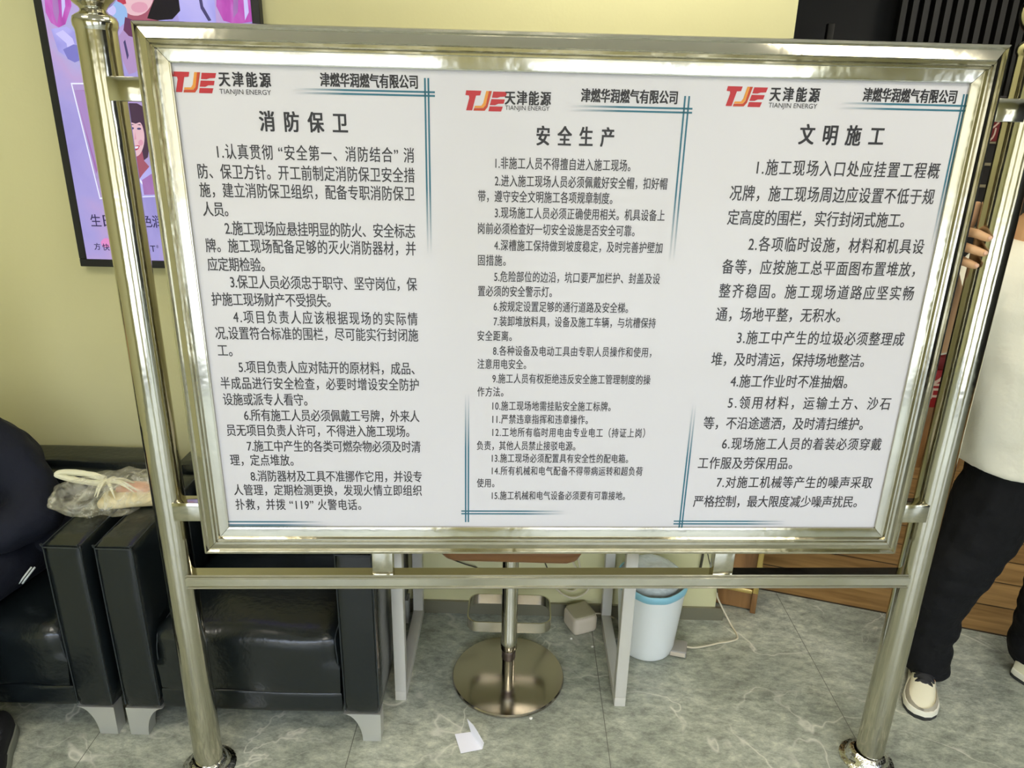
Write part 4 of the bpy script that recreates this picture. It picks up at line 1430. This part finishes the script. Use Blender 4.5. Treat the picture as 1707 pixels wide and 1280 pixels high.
add_limb(bm, [((1.52, .47, 1.36), .046), ((1.62, .47, 1.22), .044), ((1.69, .44, 1.08), .038), ((1.70, .36, .96), .034), ((1.69, .30, .87), .025)])
for s, hip, kn, an in ((-1, (1.43, .46, .88), (1.305, .40, .46), (1.298, .44, .10)), (1, (1.57, .47, .88), (1.665, .43, .48), (1.68, .46, .10))):
    add_limb(bm, [(hip, .085), (Vector(hip).lerp(kn, .5), .07), (kn, .052), (Vector(kn).lerp(an, .4), .05), (an, .034)])
    add_limb(bm, [(an, .034), (Vector(an) + Vector((-.03 if s < 0 else .03, -.08, -.045)), .028)])
# right hand round the back tube: fingers pass in front of it, thumb lies up along it
fing = [
    [(.890, .132, 1.530), (.888, .082, 1.543), (.900, .052, 1.542), (.9225, .0435, 1.533)],
    [(.887, .134, 1.503), (.882, .084, 1.512), (.896, .053, 1.508), (.9200, .0430, 1.500)],
    [(.888, .136, 1.476), (.885, .090, 1.482), (.895, .062, 1.477), (.9110, .049, 1.471)],
    [(.897, .144, 1.455), (.899, .120, 1.452), (.903, .110, 1.446), (.9080, .106, 1.440)],
]
thumb = [(.905, .146, 1.478), (.911, .128, 1.520), (.919, .115, 1.560), (.9225, .110, 1.597)]
hand(bm, Vector(WR), Vector((.905, .138, 1.490)), Matrix.Rotation(math.radians(65), 3, 'Z'), fing, thumb)
# relaxed left hand
lw = Vector((1.69, .30, .87))
lf = []
for k in range(4):
    b0 = lw + Vector((-.024 + .017 * k, -.035, -.075))
    lf.append([b0, b0 + Vector((.002, -.016, -.034)), b0 + Vector((.002, -.012, -.058)), b0 + Vector((0, .0, -.074 + .006 * abs(k - 1)))])
hand(bm, lw, lw + Vector((.002, -.02, -.045)), Matrix.Rotation(.1, 3, 'X'), lf, [lw + Vector((-.02, -.02, -.03)), lw + Vector((-.045, -.045, -.05)), lw + Vector((-.05, -.06, -.072)), lw + Vector((-.048, -.066, -.092))])
body = fuse('body', bm, M['skin'], man, .0042, 4)
bm = bmesh.new()
for ch in fing[:3]:
    e, p_ = Vector(ch[3]), Vector(ch[2])
    d = (e - p_).normalized()
    add_ball(bm, e + d * .001 + Vector((0, -.0062, .0015)), (.0062, .0022, .0050), Matrix.Rotation(.25, 3, 'Z'), 3)
finish('finger_nails', bm, M['nail'], body, True, None)
face_parts(P, Rh, body)
hair_cap(P, Rh, man, 1.0, .02)

# T-shirt
bm = bmesh.new()
rings = []
n = 40
for z, cx, cy, rx, ry in ((1.478, 1.302, .445, .074, .068), (1.456, 1.308, .45, .108, .085), (1.43, 1.32, .455, .165, .10), (1.39, 1.33, .455, .195, .12), (1.30, 1.35, .455, .210, .135),
                          (1.15, 1.40, .455, .222, .140), (1.00, 1.452, .46, .230, .145), (.88, 1.49, .46, .236, .150), (.80, 1.505, .46, .240, .152)):
    ring = []
    for k in range(n):
        t = 2 * math.pi * k / n
        c_, s_ = math.cos(t), math.sin(t)
        f = 1 + .012 * math.sin(t * 7 + z * 9) * max(0, 1.35 - z) / .5
        ring.append(Vector((cx + rx * f * math.copysign(abs(c_) ** .8, c_), cy + ry * f * math.copysign(abs(s_) ** .8, s_), z - (.018 * (c_ * .5 + .5) if z < .85 else 0))))
    rings.append(ring)
add_rings(bm, rings[::-1])
add_limb(bm, [((1.28, .45, 1.370), .082), ((1.19, .435, 1.368), .084), ((1.13, .400, 1.315), .078), ((1.08, .365, 1.275), .070), ((1.038, .340, 1.240), .062)])
add_limb(bm, [((1.42, .46, 1.375), .085), ((1.51, .47, 1.36), .088), ((1.59, .47, 1.25), .085), ((1.65, .46, 1.14), .080)])
shirt = fuse('t_shirt', bm, M['shirt'], man, .008, 4, (8, .011, (1, 1, .45)))

# loose black trousers
bm = bmesh.new()
add_ball(bm, (1.50, .46, .84), (.180, .135, .10))
add_ball(bm, (1.50, .46, .74), (.185, .130, .10))
add_limb(bm, [((1.425, .455, .80), .122), ((1.375, .435, .62), .116), ((1.31, .405, .47), .102), ((1.272, .405, .36), .086), ((1.272, .418, .20), .079), ((1.288, .412, .092), .075)])
add_limb(bm, [((1.58, .465, .80), .118), ((1.635, .455, .66), .114), ((1.675, .44, .50), .102), ((1.682, .45, .34), .095), ((1.684, .46, .18), .088), ((1.684, .465, .095), .080)])
fuse('trousers', bm, M['trousers'], man, .008, 3, (11, .010, (.7, .7, 1.5)))

SHOES = (M['shoe_white'], M['sole_white'], M['sole_dark'], M['shoe_black'], M['shoe_grey'])
shoe(man, (1.192, .240, 0), (1.325, .478, 0), SHOES, 'cream and grey sneaker with black laces')
shoe(man, (1.765, .235, 0), (1.640, .465, 0), SHOES)

# ---------------------------------------------------------------- person sitting in the left armchair
sit = thing('person', 'seated person in dark navy jacket and trousers on a black armchair', 'person', (0, 0, 0))
bm = bmesh.new()
Rs = Matrix.Rotation(math.radians(14), 3, 'X')
P2 = head(bm, (-1.76, .22, 1.10), Rs)
add_limb(bm, [(P2(0, .03, -.02), .054), (P2(0, .04, -.10), .054), ((-1.76, .34, .92), .065)])
for c, r in (((-1.77, .37, .78), (.15, .11, .11)), ((-1.75, .42, .68), (.15, .11, .13)), ((-1.73, .43, .54), (.16, .12, .12)), ((-1.70, .41, .49), (.16, .14, .10))):
    add_ball(bm, c, r)
add_limb(bm, [((-1.76, .36, .84), .06), ((-1.64, .37, .77), .050), ((-1.57, .345, .69), .045), ((-1.538, .30, .615), .04), ((-1.63, .19, .60), .036), ((-1.76, .10, .60), .026)])
add_limb(bm, [((-1.76, .36, .86), .06), ((-1.89, .37, .815), .050), ((-1.95, .34, .74), .045), ((-1.95, .28, .645), .04), ((-1.90, .17, .60), .036), ((-1.83, .07, .60), .026)])
for s, kx, ax in ((1, -1.665, -1.645), (-1, -1.85, -1.86)):
    add_limb(bm, [((-1.73 + s * .08, .40, .47), .085), ((kx, .03, .50), .062), ((ax, -.01, .28), .052), ((ax, .0, .09), .036)])
    add_limb(bm, [((ax, .0, .09), .032), ((ax + s * .03, -.06, .052), .020)])
for s, w in ((1, Vector((-1.76, .10, .60))), (-1, Vector((-1.83, .07, .60)))):
    ff = []
    for k in range(4):
        b0 = w + Vector((-s * (.035 + .006 * k), -.055 + .004 * k, .018 - .016 * k))
        ff.append([b0, b0 + Vector((-s * .020, -.026, -.008)), b0 + Vector((-s * .036, -.022, -.022)), b0 + Vector((-s * .040, -.010, -.034))])
    hand(bm, w, w + Vector((-s * .02, -.03, 0)), Matrix.Rotation(s * 1.0, 3, 'Z'), ff, [w + Vector((-s * .008, -.02, .02)), w + Vector((-s * .012, -.045, .036)), w + Vector((-s * .02, -.065, .042)), w + Vector((-s * .03, -.08, .040))])
body2 = fuse('body', bm, M['skin'], sit, .006, 3)
face_parts(P2, Rs, body2)
hair_cap(P2, Rs, sit, 1.0, .0)
bm = bmesh.new()
for c, r in (((-1.77, .37, .79), (.175, .135, .11)), ((-1.75, .40, .72), (.175, .15, .14)), ((-1.73, .41, .60), (.175, .16, .14)), ((-1.70, .40, .50), (.185, .17, .09))):
    add_ball(bm, c, r, sub=4)
add_limb(bm, [((-1.76, .37, .87), .085), ((-1.635, .37, .775), .080), ((-1.57, .345, .69), .074), ((-1.535, .30, .615), .072), ((-1.63, .19, .60), .058), ((-1.745, .11, .60), .044)])
add_limb(bm, [((-1.76, .37, .89), .09), ((-1.89, .37, .825), .084), ((-1.94, .34, .73), .072), ((-1.935, .28, .645), .070), ((-1.89, .17, .60), .058), ((-1.84, .08, .60), .044)])
jk = fuse('jacket', bm, M['navy'], sit, .009, 4, (9, .010))
bm = bmesh.new()
for k in range(2):
    add_tube(bm, spline([(-1.545 + .010 * k, .245, .475), (-1.552 + .010 * k, .225, .462), (-1.562 + .010 * k, .215, .448), (-1.570 + .010 * k, .215, .438)], 4), .003, 6)
finish('drawcord', bm, M['drawcord'], jk, True, None)
bm = bmesh.new()
for s, kx, ax in ((1, -1.665, -1.645), (-1, -1.85, -1.86)):
    add_limb(bm, [((-1.73 + s * .085, .40, .47), .105), ((-1.655 if s > 0 else -1.815, .2, .485), .098), ((kx, .03, .50), .085), ((ax, -.02, .36), .080), ((ax, -.01, .22), .076), ((ax + s * .008, -.012, .092), .072)])
fuse('trousers', bm, M['navy'], sit, .009, 4, (9, .008))
for s, ax in ((1, -1.600), (-1, -1.85)):
    shoe(sit, (ax + s * .085, -.165, 0), (ax - s * .012, .085, 0), (M['shoe_black'], M['sole_grey'], M['sole_grey'], M['shoe_black'], M['shoe_black']), 'black sneaker with grey sole')

bpy.data.objects.remove(_font_obj)
bpy.data.curves.remove(_font_curve)
